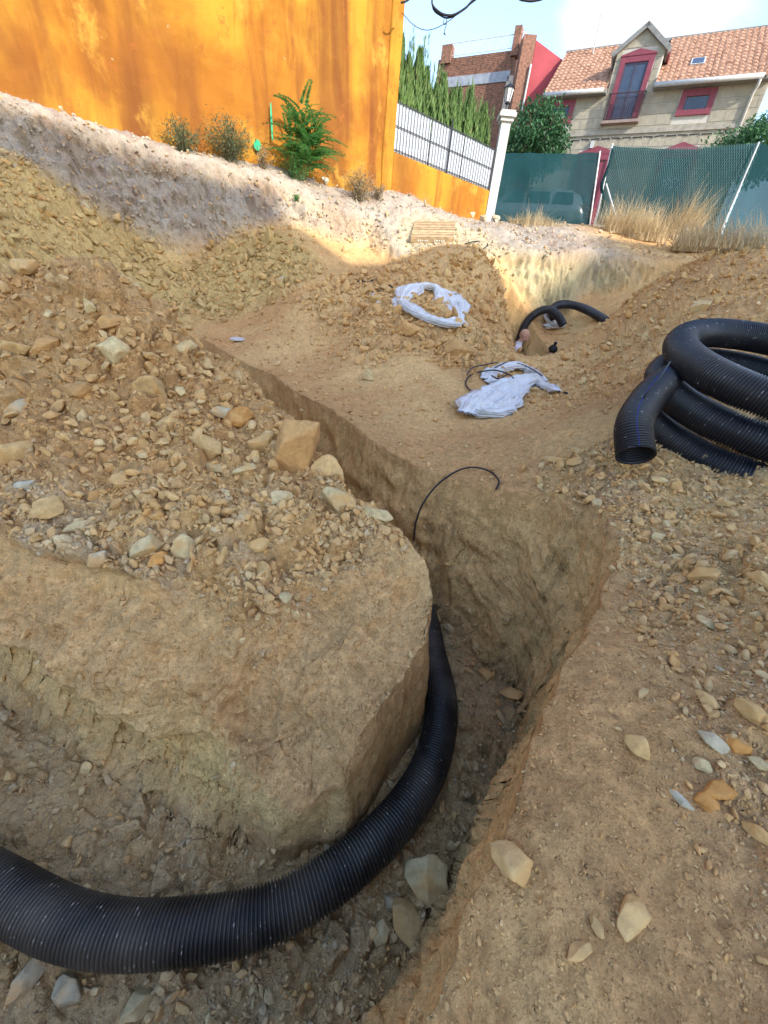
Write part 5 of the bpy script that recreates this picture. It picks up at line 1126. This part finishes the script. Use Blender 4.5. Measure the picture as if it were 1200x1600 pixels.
s3 = cloth_thing([([(852, 494), (862, 508), (876, 513)], [.25, .45, .2], .16), ([(850, 512), (866, 514), (882, 512)], [.2, .3, .15], .1)], 'plastic_sheet', 'crumpled white plastic under the far pipe mouth', 'plastic sheet')
s4 = cloth_thing([([(583, 462), (588, 468), (592, 474)], [.08, .12, .06], .05)], 'paper_scrap', 'small white scrap left of the torn white sheet', 'scrap')
p, dp, nm = hit(372, 532); b_ = MB(); n_ = 22
Ml = Matrix.Translation(p + nm * .02) @ nm.to_track_quat('Z', 'Y').to_matrix().to_4x4()
b_.prism([(math.cos(2 * math.pi * i / n_) * .115 * (1 + .06 * math.sin(3 * i)), math.sin(2 * math.pi * i / n_) * .075) for i in range(n_)], Ml, .012); tag(b_.build('plastic_disc', M_white), 'flat whitish plastic disc lying on the smooth shelf beyond the heap', 'disc')

# ------------------------------------------------------------------ pallet
M_wood = mat('pallet_wood', (.42, .29, .16), .85, .22, 9, .25, 60, stretch=(1, 1, 1), objvar=.15)
pc, _, _ = hit(688, 384); pt = thing('pallet', 'weathered wooden pallet lying tilted on white rubble below the low orange wall', 'pallet', tuple(pc))
fL, fR, bL, bR = at(641, 392, 11.0), at(707, 393, 10.9), at(671, 364, 11.85), at(734, 366, 11.75)
Ux = (fR - fL).normalized(); Uy = ((bL - fL) + (bR - fR)); Uy = (Uy - Ux * Uy.dot(Ux)).normalized(); Uz = Ux.cross(Uy)
MP = Matrix((Ux, Uy, Uz)).transposed().to_4x4(); MP.translation = (fL + fR) / 2 + Uz * .05 + Vector((0, 0, .09))
Wp, Dp = (fR - fL).length, .95
def pbx(name, c, d):
    b_ = MB(); b_.box(c, d, MP); return b_.build(name, M_wood, pt)
for i in range(7): pbx('deck_board', (0, .06 + i * (Dp - .12) / 6, .132 + .002 * (i % 2)), (Wp, .105, .022))
for sx in (-1, 0, 1):
    pbx('stringer', (sx * (Wp / 2 - .07), Dp / 2, .108), (.12, Dp, .022))
    for sy in (.07, Dp / 2, Dp - .07): pbx('spacer_block', (sx * (Wp / 2 - .07), sy, .058), (.13, .12, .074))
for sx in (-1, 0, 1): pbx('bottom_board', (sx * (Wp / 2 - .07), Dp / 2, .008), (.10, Dp, .02))
pbx('front_board', (0, -.006, .075), (Wp, .018, .085))
M_mark = mat('stencil_white', (.7, .68, .6), .8)
for x0 in (-.32, .06):
    b_ = MB()
    for i, (w_, h_) in enumerate(((.02, .05), (.035, .03), (.03, .03), (.03, .026), (.035, .03))): b_.box((x0 + i * .052, -.0165, .078), (w_, .004, h_), MP)
    tag(b_.build('stencil_mark', M_mark, pt), 'faded white stencil marks')

# ------------------------------------------------------------------ green screened fence
def screen_mat():
    m = bpy.data.materials.new('green_windbreak_net'); m.use_nodes = True; t = m.node_tree; b = t.nodes['Principled BSDF']; L = t.links.new
    b.inputs['Roughness'].default_value = .9; b.inputs['Specular IOR Level'].default_value = .05
    a = t.nodes.new('ShaderNodeAttribute'); a.attribute_name = 'sheet'
    n = t.nodes.new('ShaderNodeTexNoise'); n.inputs['Scale'].default_value = 1.3; n.inputs['Detail'].default_value = 5; L(a.outputs['Vector'], n.inputs['Vector'])
    mx = t.nodes.new('ShaderNodeMix'); mx.data_type = 'RGBA'; L(n.outputs['Fac'], mx.inputs['Factor']); mx.inputs['A'].default_value = (.006, .030, .036, 1); mx.inputs['B'].default_value = (.016, .056, .063, 1)
    L(mx.outputs['Result'], b.inputs['Base Color'])
    tr = t.nodes.new('ShaderNodeBsdfTransparent'); ms = t.nodes.new('ShaderNodeMixShader')
    # woven net: open holes let about a fifth of the light through, a few torn spots are wide open
    nf = t.nodes.new('ShaderNodeTexNoise'); nf.inputs['Scale'].default_value = 60; L(a.outputs['Vector'], nf.inputs['Vector'])
    rr_ = t.nodes.new('ShaderNodeMapRange'); rr_.inputs['From Min'].default_value = .3; rr_.inputs['From Max'].default_value = .7; rr_.inputs['To Min'].default_value = .88; rr_.inputs['To Max'].default_value = .96; L(nf.outputs['Fac'], rr_.inputs['Value'])
    L(rr_.outputs[0], ms.inputs[0]); L(tr.outputs[0], ms.inputs[1]); L(b.outputs[0], ms.inputs[2]); L(ms.outputs[0], t.nodes['Material Output'].inputs['Surface']); return m
M_net = screen_mat(); M_galv = mat('galvanised_steel', (.50, .51, .50), .45, .12, 12, metal=.4)
def sheet(name, bl, br, tl, tr_, parent, sag, holes=(), thick=.006, nx=70, nz_=36):
    bl, br, tl, tr_ = [np.array(tuple(q)) for q in (bl, br, tl, tr_)]; u = np.linspace(0, 1, nx); v = np.linspace(0, 1, nz_); Ug, Vg_ = np.meshgrid(u, v, indexing='ij')
    P = (bl * (1 - Ug)[..., None] + br * Ug[..., None]) * (1 - Vg_)[..., None] + (tl * (1 - Ug)[..., None] + tr_ * Ug[..., None]) * Vg_[..., None]
    Ln = np.linalg.norm(br - bl); Q_ = np.stack([Ug * Ln * .9, Vg_ * .9, 0 * Ug], -1).reshape(-1, 3); f = fbm(Q_ + 3.3, 1.1, 3).reshape(Ug.shape)
    P[..., 1] += f * .09; P[..., 2] -= sag * np.sin(np.pi * Ug) * Vg_ + .03 * perlin(Q_ * 3).reshape(Ug.shape) * (Vg_ > .97) + .04 * np.abs(perlin(Q_ * 2.1 + 8)).reshape(Ug.shape) * (Vg_ < .03)
    ix = np.arange(nx * nz_).reshape(nx, nz_); Fq = np.stack([ix[:-1, :-1], ix[1:, :-1], ix[1:, 1:], ix[:-1, 1:]], -1)
    keep = np.ones(Fq.shape[:2], bool)
    for (hu, hv) in holes: keep[int(hu * (nx - 1)), int(hv * (nz_ - 1))] = False
    me = np_mesh(name, P.reshape(-1, 3), Fq[keep], M_net); a = me.attributes.new('sheet', 'FLOAT_VECTOR', 'POINT'); a.data.foreach_set('vector', np.stack([Ug * Ln, Vg_ * 1.8, 0 * Ug], -1).astype(np.float32).ravel())
    return link(name, me, parent)
fe = thing('mesh_fence', 'green windbreak fence panel between the orange wall and the gap, car behind it', 'fence', (3.6, 15.5, 4.2))
sheet('net', at(772, 346, 15.2), at(921, 353, 15.6), at(780, 238, 15.2), at(937, 238, 15.6), fe, .03)
def post(a, b, parent, name='post', r=.024):
    q = MB(); q.tube([a, b], r, 8); return q.build(name, M_galv, parent)
post(at(921, 353, 15.57), at(937.5, 236, 15.57), fe); post(at(766, 336, 15.15), at(781, 236, 15.15), fe)
fe2 = thing('mesh_fence', 'green windbreak chain-link fence on the right, behind the dry grass', 'fence', (8, 15.5, 4.3))
holes = [(.345, .66), (.355, .63), (.335, .60), (.375, .665), (.372, .615), (.367, .56), (.365, .555), (.40, .655), (.41, .61), (.412, .60), (.405, .56), (.396, .55), (.325, .64), (.325, .585)]
pL0, pR0 = at(930, 350, 15.7), at(1124, 376, 15.6); pL1, pR1 = at(956, 228, 15.7), at(1186, 224, 15.6)
sheet('net', pL0, pR0, pL1, pR1, fe2, .10, [(hu * 1.35 , hv) for hu, hv in holes], nx=110, nz_=60)
dR = (pR0 - pL0).normalized(); sheet('net', pR0, pR0 + dR * 5.5, pR1, pR1 + dR * 5.5 + Vector((0, 0, .1)), fe2, .05)
ch = MB()
for lo_, hi_, A0, A1, B0, B1 in ((0, 1, pL0, pR0, pL1, pR1),):
    for s_ in (1, -1):
        for k in range(-16, 62):
            pts = []
            for vv_ in (0, 1):
                uu = (k + (vv_ * 16 if s_ > 0 else 16 - vv_ * 16)) / 62.0; pts.append((uu, vv_))
            (u0, v0), (u1, v1) = pts
            if u1 < 0 or u0 > 1 and u1 > 1 or u0 < 0 and u1 < 0: continue
            def cl_uv(u, v, du, dv):
                if u < 0: f = -u / du; return 0, v + dv * f
                if u > 1: f = (1 - u) / du; return 1, v + dv * f
                return u, v
            du, dv = u1 - u0, v1 - v0; a_ = cl_uv(u0, v0, du, dv); c_ = cl_uv(u1, v1, du, dv)
            if abs(a_[1] - c_[1]) < .02 or not (0 <= a_[1] <= 1 and 0 <= c_[1] <= 1): continue
            P3 = lambda uv: (A0.lerp(A1, uv[0])).lerp(B0.lerp(B1, uv[0]), uv[1]) - Vector((0, .10, .06 * math.sin(math.pi * uv[0]) * uv[1]))
            ch.bar(P3(a_), P3(c_), .006, .006)
tag(ch.build('chain_link', mat('green_coated_wire', (.05, .13, .13), .5), fe2), kind='stuff')
post(at(1118, 380, 15.42), at(1186, 222, 15.42), fe2); post(pL0, pL1 + Vector((0, 0, .05)), fe2); post(at(972, 372, 15.1), at(947, 287, 15.6), fe2, 'brace', .022)
# dark strip of folded net at the gap
q = MB(); q.tube(catmull([at(935, 345, 15.75), at(943, 315, 15.72), at(940, 290, 15.7), at(950, 262, 15.7), at(957, 232, 15.7)], 5), .045, 7); q.build('net_roll', M_net, fe2)

# ------------------------------------------------------------------ parked car seen through the net
car = thing('parked_car', 'silver estate car parked behind the green netting left of the gap', 'car', (4.2, 18.6, 4.25))
M_car = mat('silver_paint', (.55, .57, .58), .25, .04, 3, spec=.6, metal=.5); M_rub2 = mat('tyre_rubber', (.02, .02, .02), .9); M_lamp = mat('red_lamp', (.35, .03, .02), .2)
CA = rad(-14); MC = Matrix.Translation((6.25, 18.35, 4.22)) @ Matrix.Rotation(CA, 4, 'Z')     # local -x runs forward from the tail
st_ = [  # x, half-width, sill z, belt z, roof z, roof half-width
 (.00, .78, .42, .80, .86, .60), (-.06, .82, .34, .92, 1.02, .66), (-.22, .85, .30, .96, 1.30, .60), (-.6, .87, .28, .97, 1.45, .60), (-1.3, .88, .26, .96, 1.50, .62), (-2.1, .88, .26, .95, 1.48, .62), (-2.7, .88, .26, .94, 1.36, .60), (-3.3, .87, .26, .93, .99, .66), (-3.9, .84, .28, .84, .88, .60), (-4.25, .74, .36, .68, .72, .5)]
rows_ = []
for x, w_, zs, zb, zr, wr in st_:
    rows_.append([(x, s * a, z) for s, a, z in ((-1, w_ * .93, zs), (-1, w_, zs + .18), (-1, w_, (zs + zb) / 2 + .08), (-1, w_ * .97, zb), (-1, wr * 1.04, zb + (zr - zb) * .72), (-1, wr * .82, zr), (1, wr * .82, zr), (1, wr * 1.04, zb + (zr - zb) * .72), (1, w_ * .97, zb), (1, w_, (zs + zb) / 2 + .08), (1, w_, zs + .18), (1, w_ * .93, zs))])
cb_ = MB(); nr = 12; cb_.add([MC @ Vector(p) for r_ in rows_ for p in r_], [(i * nr + j, i * nr + (j + 1) % nr, (i + 1) * nr + (j + 1) % nr, (i + 1) * nr + j) for i in range(len(rows_) - 1) for j in range(nr)] + [tuple(range(nr)), tuple((len(rows_) - 1) * nr + j for j in range(nr))])
cbo = cb_.build('body', M_car, car, True)
def quad(name, pts, m, off):
    v = [MC @ Vector(p) for p in pts]; n_ = (v[1] - v[0]).cross(v[3] - v[0]).normalized(); b_ = MB(); b_.add([p + n_ * off for p in v] + [p + n_ * (off + .008) for p in v], [(0, 3, 2, 1), (4, 5, 6, 7), (0, 1, 5, 4), (1, 2, 6, 5), (2, 3, 7, 6), (3, 0, 4, 7)]); return b_.build(name, m, car)
for x0, x1 in ((-.45, -1.15), (-1.25, -2.05), (-2.15, -2.85)):
    quad('side_window', [(x1, -.86, .99), (x0, -.86, .99), (x0 - .06, -.70, 1.33), (x1 + (.05 if x1 > -2.5 else .35), -.70, 1.33)], M_glass, .012)
quad('rear_window', [(-.085, -.60, 1.06), (-.085, .60, 1.06), (-.26, .50, 1.34), (-.26, -.50, 1.34)], M_glass, .05)
for s in (-1, 1):
    b_ = MB(); b_.box((-.10, s * .70, .90), (.22, .22, .17), MC); b_.build('tail_light', M_lamp, car)
b_ = MB(); b_.box((.02, 0, .50), (.14, 1.5, .22), MC); b_.build('bumper', M_car, car)
b_ = MB(); b_.box((.005, 0, .76), (.03, .52, .11), MC); b_.build('number_plate', M_white, car)
for x in (-.75, -3.35):
    for s in (-1, 1):
        b_ = MB(); c_ = MC @ Vector((x, s * .80, .32)); dv = (MC.to_3x3() @ Vector((0, 1, 0))); ring = [c_ + dv * -.1, c_ + dv * -.09, c_ + dv * .09, c_ + dv * .1]
        b_.tube(ring, [.26, .32, .32, .26], 20); wh = b_.build('wheel', M_rub2, car); b_ = MB(); b_.tube([c_ + dv * (s * .098), c_ + dv * (s * .112)], [.2, .17], 14); b_.build('rim', M_zinc, wh)

# ------------------------------------------------------------------ people in the far trench
M_skin = mat('skin', (.50, .27, .18), .6, .08, 12); M_shirt = mat('white_tee', (.62, .60, .66), .85, .06, 20); M_red = mat('red_tee', (.45, .03, .05), .85); M_trouser = mat('work_trousers', (.05, .06, .08), .9); M_hair = mat('black_hair', (.008, .008, .009), .45); M_beard = mat('stubble', (.20, .12, .09), .8)
def figure(name, label, base, facing, joints, edges, radii, slots, mats, parts):
    t_ = thing(name, label, 'person', base); Mt = Matrix.Translation(base) @ Matrix.Rotation(facing, 4, 'Z')
    me = bpy.data.meshes.new('body'); me.from_pydata([Mt @ Vector(j) for j in joints], edges, []); o = bpy.data.objects.new('body', me); COL.objects.link(o)
    sm_ = o.modifiers.new('s', 'SKIN')
    for i, r_ in enumerate(radii): me.skin_vertices[0].data[i].radius = (r_, r_) if not hasattr(r_, '__len__') else r_
    me.skin_vertices[0].data[0].use_root = True
    sd = o.modifiers.new('d', 'SUBSURF'); sd.levels = 2; sd.render_levels = 2
    bpy.context.view_layer.update(); dg = bpy.context.evaluated_depsgraph_get(); m2 = bpy.data.meshes.new_from_object(o.evaluated_get(dg)); o.modifiers.clear(); o.data = m2; m2.name = 'body'
    m2.materials.clear()
    for m_ in mats: m2.materials.append(m_)
    Mi = Mt.inverted(); mi = [slots(Mi @ p.center) for p in m2.polygons]; m2.polygons.foreach_set('material_index', mi); m2.polygons.foreach_set('use_smooth', [True] * len(mi))
    o.parent = t_; o.matrix_parent_inverse = Matrix.Translation(t_.location).inverted()
    for nm, m_, fn in parts:
        b_ = MB(); fn(b_, Mt); b_.build(nm, m_, t_, True)
    return t_
def ell(b_, Mt, c, r, n=14, k=9, zmin=-1.0):
    vv = []; 
    for i in range(k + 1):
        ph_ = -math.pi / 2 + math.pi * i / k
        for j in range(n):
            th = 2 * math.pi * j / n; vv.append(Mt @ Vector((c[0] + r[0] * math.cos(ph_) * math.cos(th), c[1] + r[1] * math.cos(ph_) * math.sin(th), c[2] + r[2] * max(math.sin(ph_), zmin))))
    b_.add(vv, [(i * n + j, i * n + (j + 1) % n, (i + 1) * n + (j + 1) % n, (i + 1) * n + j) for i in range(k) for j in range(n)])
# standing figure, facing +x locally; joints: pelvis first
def body(lean, arm_f, crouch=0):
    zp = .93 - crouch; L_ = lean
    J = [(0, 0, zp), (.05 * L_, 0, zp + .22), (.14 * L_, 0, zp + .42), (.18 * L_, 0, zp + .50), (.24 * L_, 0, zp + .58), (.30 * L_ + .015, 0, zp + .63), (.33 * L_ + .012, 0, zp + .71)]
    E_ = [(0, 1), (1, 2), (2, 3), (3, 4), (4, 5), (5, 6)]; R_ = [(.13, .16), (.12, .15), (.13, .18), (.08, .12), .055, (.085, .075), (.09, .08)]
    for s in (-1, 1):
        b0 = len(J); sx = .15 * L_
        J += [(sx, s * .19, zp + .45), (sx + .05, s * .235, zp + .18), (sx + .05 + arm_f, s * .21, zp + .02), (sx + .10 + arm_f, s * .20, zp - .03), (sx + .15 + arm_f, s * .20, zp - .06)]
        E_ += [(2, b0), (b0, b0 + 1), (b0 + 1, b0 + 2), (b0 + 2, b0 + 3), (b0 + 3, b0 + 4)]; R_ += [.062, .045, .032, .036, .022]
        for fi in range(4):
            J += [(sx + .19 + arm_f - .008 * abs(fi - 1), s * .20 + (fi - 1.5) * .02, zp - .075), (sx + .215 + arm_f - .012 * abs(fi - 1), s * .20 + (fi - 1.5) * .02, zp - .10)]; n0 = len(J); E_ += [(b0 + 4, n0 - 2), (n0 - 2, n0 - 1)]; R_ += [.009, .008]
        J += [(sx + .15 + arm_f, s * .16, zp - .085)]; E_ += [(b0 + 3, len(J) - 1)]; R_ += [.010]
        h0 = len(J); kx = .04 + crouch * .7
        J += [(0, s * .10, zp - .08), (kx, s * .11, zp * .53), (-.02 - crouch * .3, s * .11, .09), (.13 - crouch * .3, s * .12, .035)]; E_ += [(0, h0), (h0, h0 + 1), (h0 + 1, h0 + 2), (h0 + 2, h0 + 3)]; R_ += [.10, .065, .05, .04]
    return J, E_, R_
headp = lambda L_, zp: (.33 * L_ + .015, zp + .70)
J, E_, R_ = body(.55, .16)
hx_, hz = headp(.55, .93)
pm_ = at(802, 540, 9.9); mb_ = Vector((pm_.x, pm_.y, 0)); tgt = at(806, 515, 9.9); mb_.z = tgt.z - 1.74
def face_bits(hx_, hz):
    def nose(b_, Mt): ell(b_, Mt, (hx_ + .105, 0, hz + .0), (.022, .016, .026), 8, 6)
    def ears(b_, Mt):
        for s in (-1, 1): ell(b_, Mt, (hx_ - .005, s * .083, hz), (.022, .012, .034), 8, 6)
    def eyes(b_, Mt):
        for s in (-1, 1): ell(b_, Mt, (hx_ + .088, s * .033, hz + .025), (.010, .014, .009), 8, 6)
    def mouth(b_, Mt): ell(b_, Mt, (hx_ + .092, 0, hz - .045), (.008, .026, .006), 8, 6)
    return nose, ears, eyes, mouth
no, ea, ey_, mo = face_bits(hx_, hz)
def sl1(p): return 1 if (.86 < p.z < 1.505 and not (abs(p.y) > .17 and p.z < 1.22)) else (2 if p.z < .93 and abs(p.y) < .19 and p.x < .14 else 0)
def skull(b_, Mt): ell(b_, Mt, (hx_ - .005, 0, hz + .03), (.112, .088, .115), 18, 12); ell(b_, Mt, (hx_ + .03, 0, hz - .045), (.075, .066, .085), 16, 10)
man = figure('person', 'bald man in a white T-shirt standing chest-deep in the far trench', mb_, rad(-18), J, E_, R_, sl1, (M_skin, M_shirt, M_trouser), [('head', M_skin, skull), ('nose', M_skin, no), ('ear', M_skin, ea), ('eye', M_hair, ey_), ('mouth', M_beard, mo)])
J, E_, R_ = body(.5, .2, .22)
hx2, hz2 = headp(.5, .71)
w0 = at(868, 555, 8.75); wb = Vector((w0.x, w0.y, w0.z - hz2 + .05))
def sl2(p): return 1 if (.62 < p.z < 1.24 and not (abs(p.y) > .17 and p.z < .98)) else (2 if p.z < .70 and abs(p.y) < .19 and p.x < .3 else 0)
def hairc(b_, Mt): ell(b_, Mt, (hx2 - .012, 0, hz2 + .035), (.108, .09, .105), 18, 12, -.55)
def bun(b_, Mt): ell(b_, Mt, (hx2 - .05, .0, hz2 + .165), (.036, .036, .034), 12, 8)
def skull2(b_, Mt): ell(b_, Mt, (hx2, 0, hz2 + .02), (.10, .08, .115), 18, 12)
no, ea, ey_, mo = face_bits(hx2, hz2)
figure('person', 'person with black top knot and red shirt, only the head above the trench', wb, rad(100), J, E_, R_, sl2, (M_skin, M_red, M_trouser), [('head', M_skin, skull2), ('hair', M_hair, hairc), ('hair_bun', M_hair, bun), ('nose', M_skin, no), ('ear', M_skin, ea), ('eye', M_hair, ey_), ('mouth', M_beard, mo)])

# ------------------------------------------------------------------ plants on the bank
def frond_mesh(ln, npair, seed):
    g = np.random.default_rng(seed); P, D, N_, Lf, Wf = [], [], [], [], []
    droop = lambda f: np.array([f * ln, 0, .10 * ln * math.sin(f * 2.6) - .32 * ln * f * f])
    for i in range(npair):
        f = .16 + .84 * i / (npair - 1)
        for s in (-1, 1):
            P.append(droop(f)); D.append((.35 + .3 * f, s, -.15 + g.normal(0, .1))); N_.append((0, g.normal(0, .15), 1)); l_ = ln * .27 * (1 - .55 * f) * g.uniform(.9, 1.1); Lf.append(l_); Wf.append(l_ * .42)
    P.append(droop(1)); D.append((1, 0, -.5)); N_.append((0, 0, 1)); Lf.append(ln * .12); Wf.append(ln * .045)
    k = len(P); tint = np.clip(g.normal(.5, .18, k), 0, 1)
    r_ = [droop(f) for f in np.linspace(0, 1, 9)]
    for a, b in zip(r_[:-1], r_[1:]):
        P.append(a); D.append(tuple(b - a)); N_.append((0, 1, 0)); Lf.append(np.linalg.norm(b - a) * 1.1); Wf.append(.008); tint = np.r_[tint, .2]
    return leaves_mesh('frond', np.array(P), np.array(D), np.array(N_), np.array(Lf), np.array(Wf), M_herb, tint)
FR = [frond_mesh(.55, 12, 1), frond_mesh(.48, 11, 2), frond_mesh(.62, 13, 3)]
base, _, _ = hit(468, 276); base = W0 + WD * ((base - W0).dot(WD)) + WN * .28; base.z = gz_at(base.x, base.y) + .02
tp = thing('tree_of_heaven', 'tall feathery green sapling growing against the orange wall', 'plant', tuple(base))
stems = [((.0, .0), (.03, .05), 1.15), ((-.08, .02), (-.28, .05), .66), ((.1, .0), (.28, .08), .74), ((.02, .08), (.10, .25), .55), ((-.03, .03), (-.20, .12), .95), ((.05, .05), (.22, .15), .9)]
g = np.random.default_rng(77)
for (sx, sy), (ex_, ey2), hh in stems:
    a = base + WD * -sx + WN * sy; b = base + WD * -ex_ + WN * (ey2 + .02) + Vector((0, 0, hh)); mid_ = (a + b) / 2 + WD * -.02
    q = MB(); q.tube(catmull([a, mid_, b], 5), [.014 - .009 * i / 10 for i in range(11)], 6); q.build('stem', mat('green_stem', (.12, .16, .05), .7) if sx == 0 else bpy.data.materials['green_stem'], tp)
    nf = int(6 + hh * 8)
    for i in range(nf):
        f = .25 + .75 * i / (nf - 1); p = a.lerp(b, f); an = i * 2.4 + sx * 9 + g.normal(0, .3); tipf = f > .9
        o = bpy.data.objects.new('frond', FR[i % 3]); COL.objects.link(o); o.parent = tp
        d = Vector((math.cos(an), math.sin(an), 0)); dw = d.dot(WN)
        if dw < -.1: d = d - WN * (2 * dw) * .8
        d.normalize(); yaw = math.atan2(d.y, d.x); o.rotation_euler = (g.normal(0, .25), -(.95 if tipf else .25 + .25 * f) + g.normal(0, .12), yaw); sc_ = (.8 if tipf else 1.1) * g.uniform(.85, 1.15); o.scale = (sc_,) * 3; o.location = p - tp.location
def bush(name, label, c, r, h, n, mt, seed, cat='shrub', stemc=None, lw=(.035, .06), wal=True):
    g = np.random.default_rng(seed); P, D, N_ = [], [], []; q = MB(); c = Vector(c)
    t_ = thing(name, label, cat, tuple(c)); ns = max(8, n // 70); per = n // ns
    for s in range(ns):
        a = g.random() * 6.28; lean = g.random() ** .6; e = c + Vector((math.cos(a) * r * lean, math.sin(a) * r * lean, h * (1 - .45 * lean ** 2) * g.uniform(.6, 1)))
        if wal:
            dw = (e - W0).dot(WN)
            if dw < .1: e = e + WN * (.12 - dw)
        q.tube([c + Vector((math.cos(a), math.sin(a), 0)) * .03, c.lerp(e, .55) + Vector((0, 0, h * .08)), e], [.006, .005, .002], 5)
        f = g.random(per) ** .6; pts = np.array(c)[None] + (np.array(e) - np.array(c))[None] * f[:, None] + g.normal(0, r * .13, (per, 3)); pts[:, 2] = np.maximum(pts[:, 2], c.z)
        P.append(pts); dd = g.normal(0, 1, (per, 3)); dd[:, 2] += .4; D.append(dd); N_.append(g.normal(0, .5, (per, 3)) + np.array([0, 0, 1]))
    P, D, N_ = np.concatenate(P), np.concatenate(D), np.concatenate(N_); k = len(P)
    link('foliage', leaves_mesh('foliage', P, D, N_, g.uniform(lw[0], lw[1], k), g.uniform(lw[0] * .35, lw[1] * .4, k), mt, np.clip(g.normal(.45, .22, k), 0, 1)), t_)
    q.build('stem', stemc or M_bark, t_); return t_
def on_bank(x, y, off):
    b, _, _ = hit(x, y); s = (b - W0).dot(WD); p = W0 + WD * s + WN * off; p.z = gz_at(p.x, p.y) - .01; return p
bush('shrub', 'small dense grey-green shrub, leftmost at the foot of the orange wall', on_bank(274, 222, .34), .42, .50, 1500, M_scrub, 1)
bush('shrub', 'broad grey-green shrub between the small shrub and the green dot', on_bank(350, 245, .36), .55, .72, 2600, M_scrub, 2)
bush('weed', 'thin half-dry weed under the green dot', on_bank(402, 255, .3), .30, .42, 420, M_dryplant, 3, 'weed')
bush('shrub', 'leafy low green growth at the foot of the feathery sapling', on_bank(455, 272, .40), .40, .48, 1300, M_herb, 4)
bush('shrub', 'brown-green dry shrub right of the sapling near the wall corner', on_bank(548, 298, .42), .60, .62, 2000, M_dryplant, 5)
bush('weed', 'dry brown weeds at the wall corner above the bank edge', on_bank(592, 314, .35), .28, .36, 500, M_dryplant, 6, 'weed')
pW, _, _ = hit(463, 316); bush('weed', 'single small green weed on the white bank face', pW, .12, .16, 160, M_herb, 7, 'weed', wal=False)
# dry grass
def grass(label, c, r, h, n, seed, group=None, lean=(0, 0), stiff=.5):
    g = np.random.default_rng(seed); t0 = np.array(c); a = g.random(n) * 2 * np.pi; rr_ = np.sqrt(g.random(n)); R_ = np.array(r); bx = t0[0] + np.cos(a) * rr_ * R_[0]; by = t0[1] + np.sin(a) * rr_ * R_[1]
    ln = h * g.uniform(.45, 1.05, n) * (1 - .35 * rr_); w_ = g.uniform(.008, .02, n); di = g.random(n) * 2 * np.pi; bend = g.uniform(.05, 1.0, n) ** 1.2 * stiff * 2.0
    bz = np.array([gz_at(x, y) for x, y in zip(bx[::max(1, n // 60)], by[::max(1, n // 60)])]); bz = np.interp(np.arange(n), np.arange(len(bz)) * max(1, n // 60), bz) if False else np.full(n, np.median(bz)) - .03
    Vs = []; seg = 4
    dx, dy = np.cos(di) * bend + lean[0], np.sin(di) * bend + lean[1]
    for k in range(seg + 1):
        f = k / seg; cx_ = bx + dx * ln * f ** 1.7; cy_ = by + dy * ln * f ** 1.7; cz_ = bz + ln * (f - .33 * bend * f ** 2.2); ww = w_ * (1 - f * .8) * .5
        Vs += [np.stack([cx_ - np.sin(di) * ww, cy_ + np.cos(di) * ww, cz_], -1), np.stack([cx_ + np.sin(di) * ww, cy_ - np.cos(di) * ww, cz_], -1)]
    V = np.stack(Vs, 1); ix = np.arange(n)[:, None] * (2 * seg + 2); Fq = np.concatenate([ix + np.array([2 * k, 2 * k + 1, 2 * k + 3, 2 * k + 2]) for k in range(seg)])
    # seed heads
    me = np_mesh('dry_grass', V.reshape(-1, 3), Fq, M_straw, False); tint = np.clip(g.normal(.5, .22, n), 0, 1); at_ = me.attributes.new('tint', 'FLOAT', 'POINT'); at_.data.foreach_set('value', np.repeat(tint, 2 * seg + 2).astype(np.float32))
    return tag(link('dry_grass', me), label, 'grass', group)
def gp_(x, y): return tuple(hit(x, y)[0])
grass('tall shock of bleached grass before the green fence, in the middle', gp_(1060, 372), (.55, .35), 1.75, 700, 1, lean=(.12, 0), stiff=.45)
grass('bushy dry grass at the gap in the fence, left of the tall shock', gp_(975, 366), (.95, .4), 1.35, 800, 2, stiff=.6)
grass('drooping dry grass in front of the tall bleached shock', gp_(1075, 392), (.5, .3), 1.0, 600, 3, stiff=1.0)
grass('dry grass bank at the right photo edge below the fence', gp_(1180, 388), (1.2, .35), .65, 900, 4, lean=(-.35, 0), stiff=.8)
grass('low dry grass at the foot of the left fence panel', gp_(835, 352), (.9, .2), .45, 500, 5, stiff=.9)
grass('few tall straw stalks in front of the car behind the left fence panel', gp_(830, 353), (.3, .1), .85, 60, 6)
grass('dry grass between the bushy grass and the leaning brace', gp_(1010, 376), (.6, .3), 1.2, 500, 7, stiff=.6)
# pale lumps of mortar at the wall end
for (x, y, sz, lb) in ((735, 338, 14, 'white lump of mortar on the bank under the low orange wall'), (757, 343, 12, 'white lump of mortar at the foot of the gate pillar'), (774, 347, 14, 'largest white lump of mortar by the left fence post'), (506, 286, 14, 'pointed white stone at the bank edge right of the sapling')):
    p, dp, nm = hit(x, y); put_rock(p, nm, sz * dp / FPX * 1.2, 4, WHT, lb, stretch=(1, .8, 1.2))
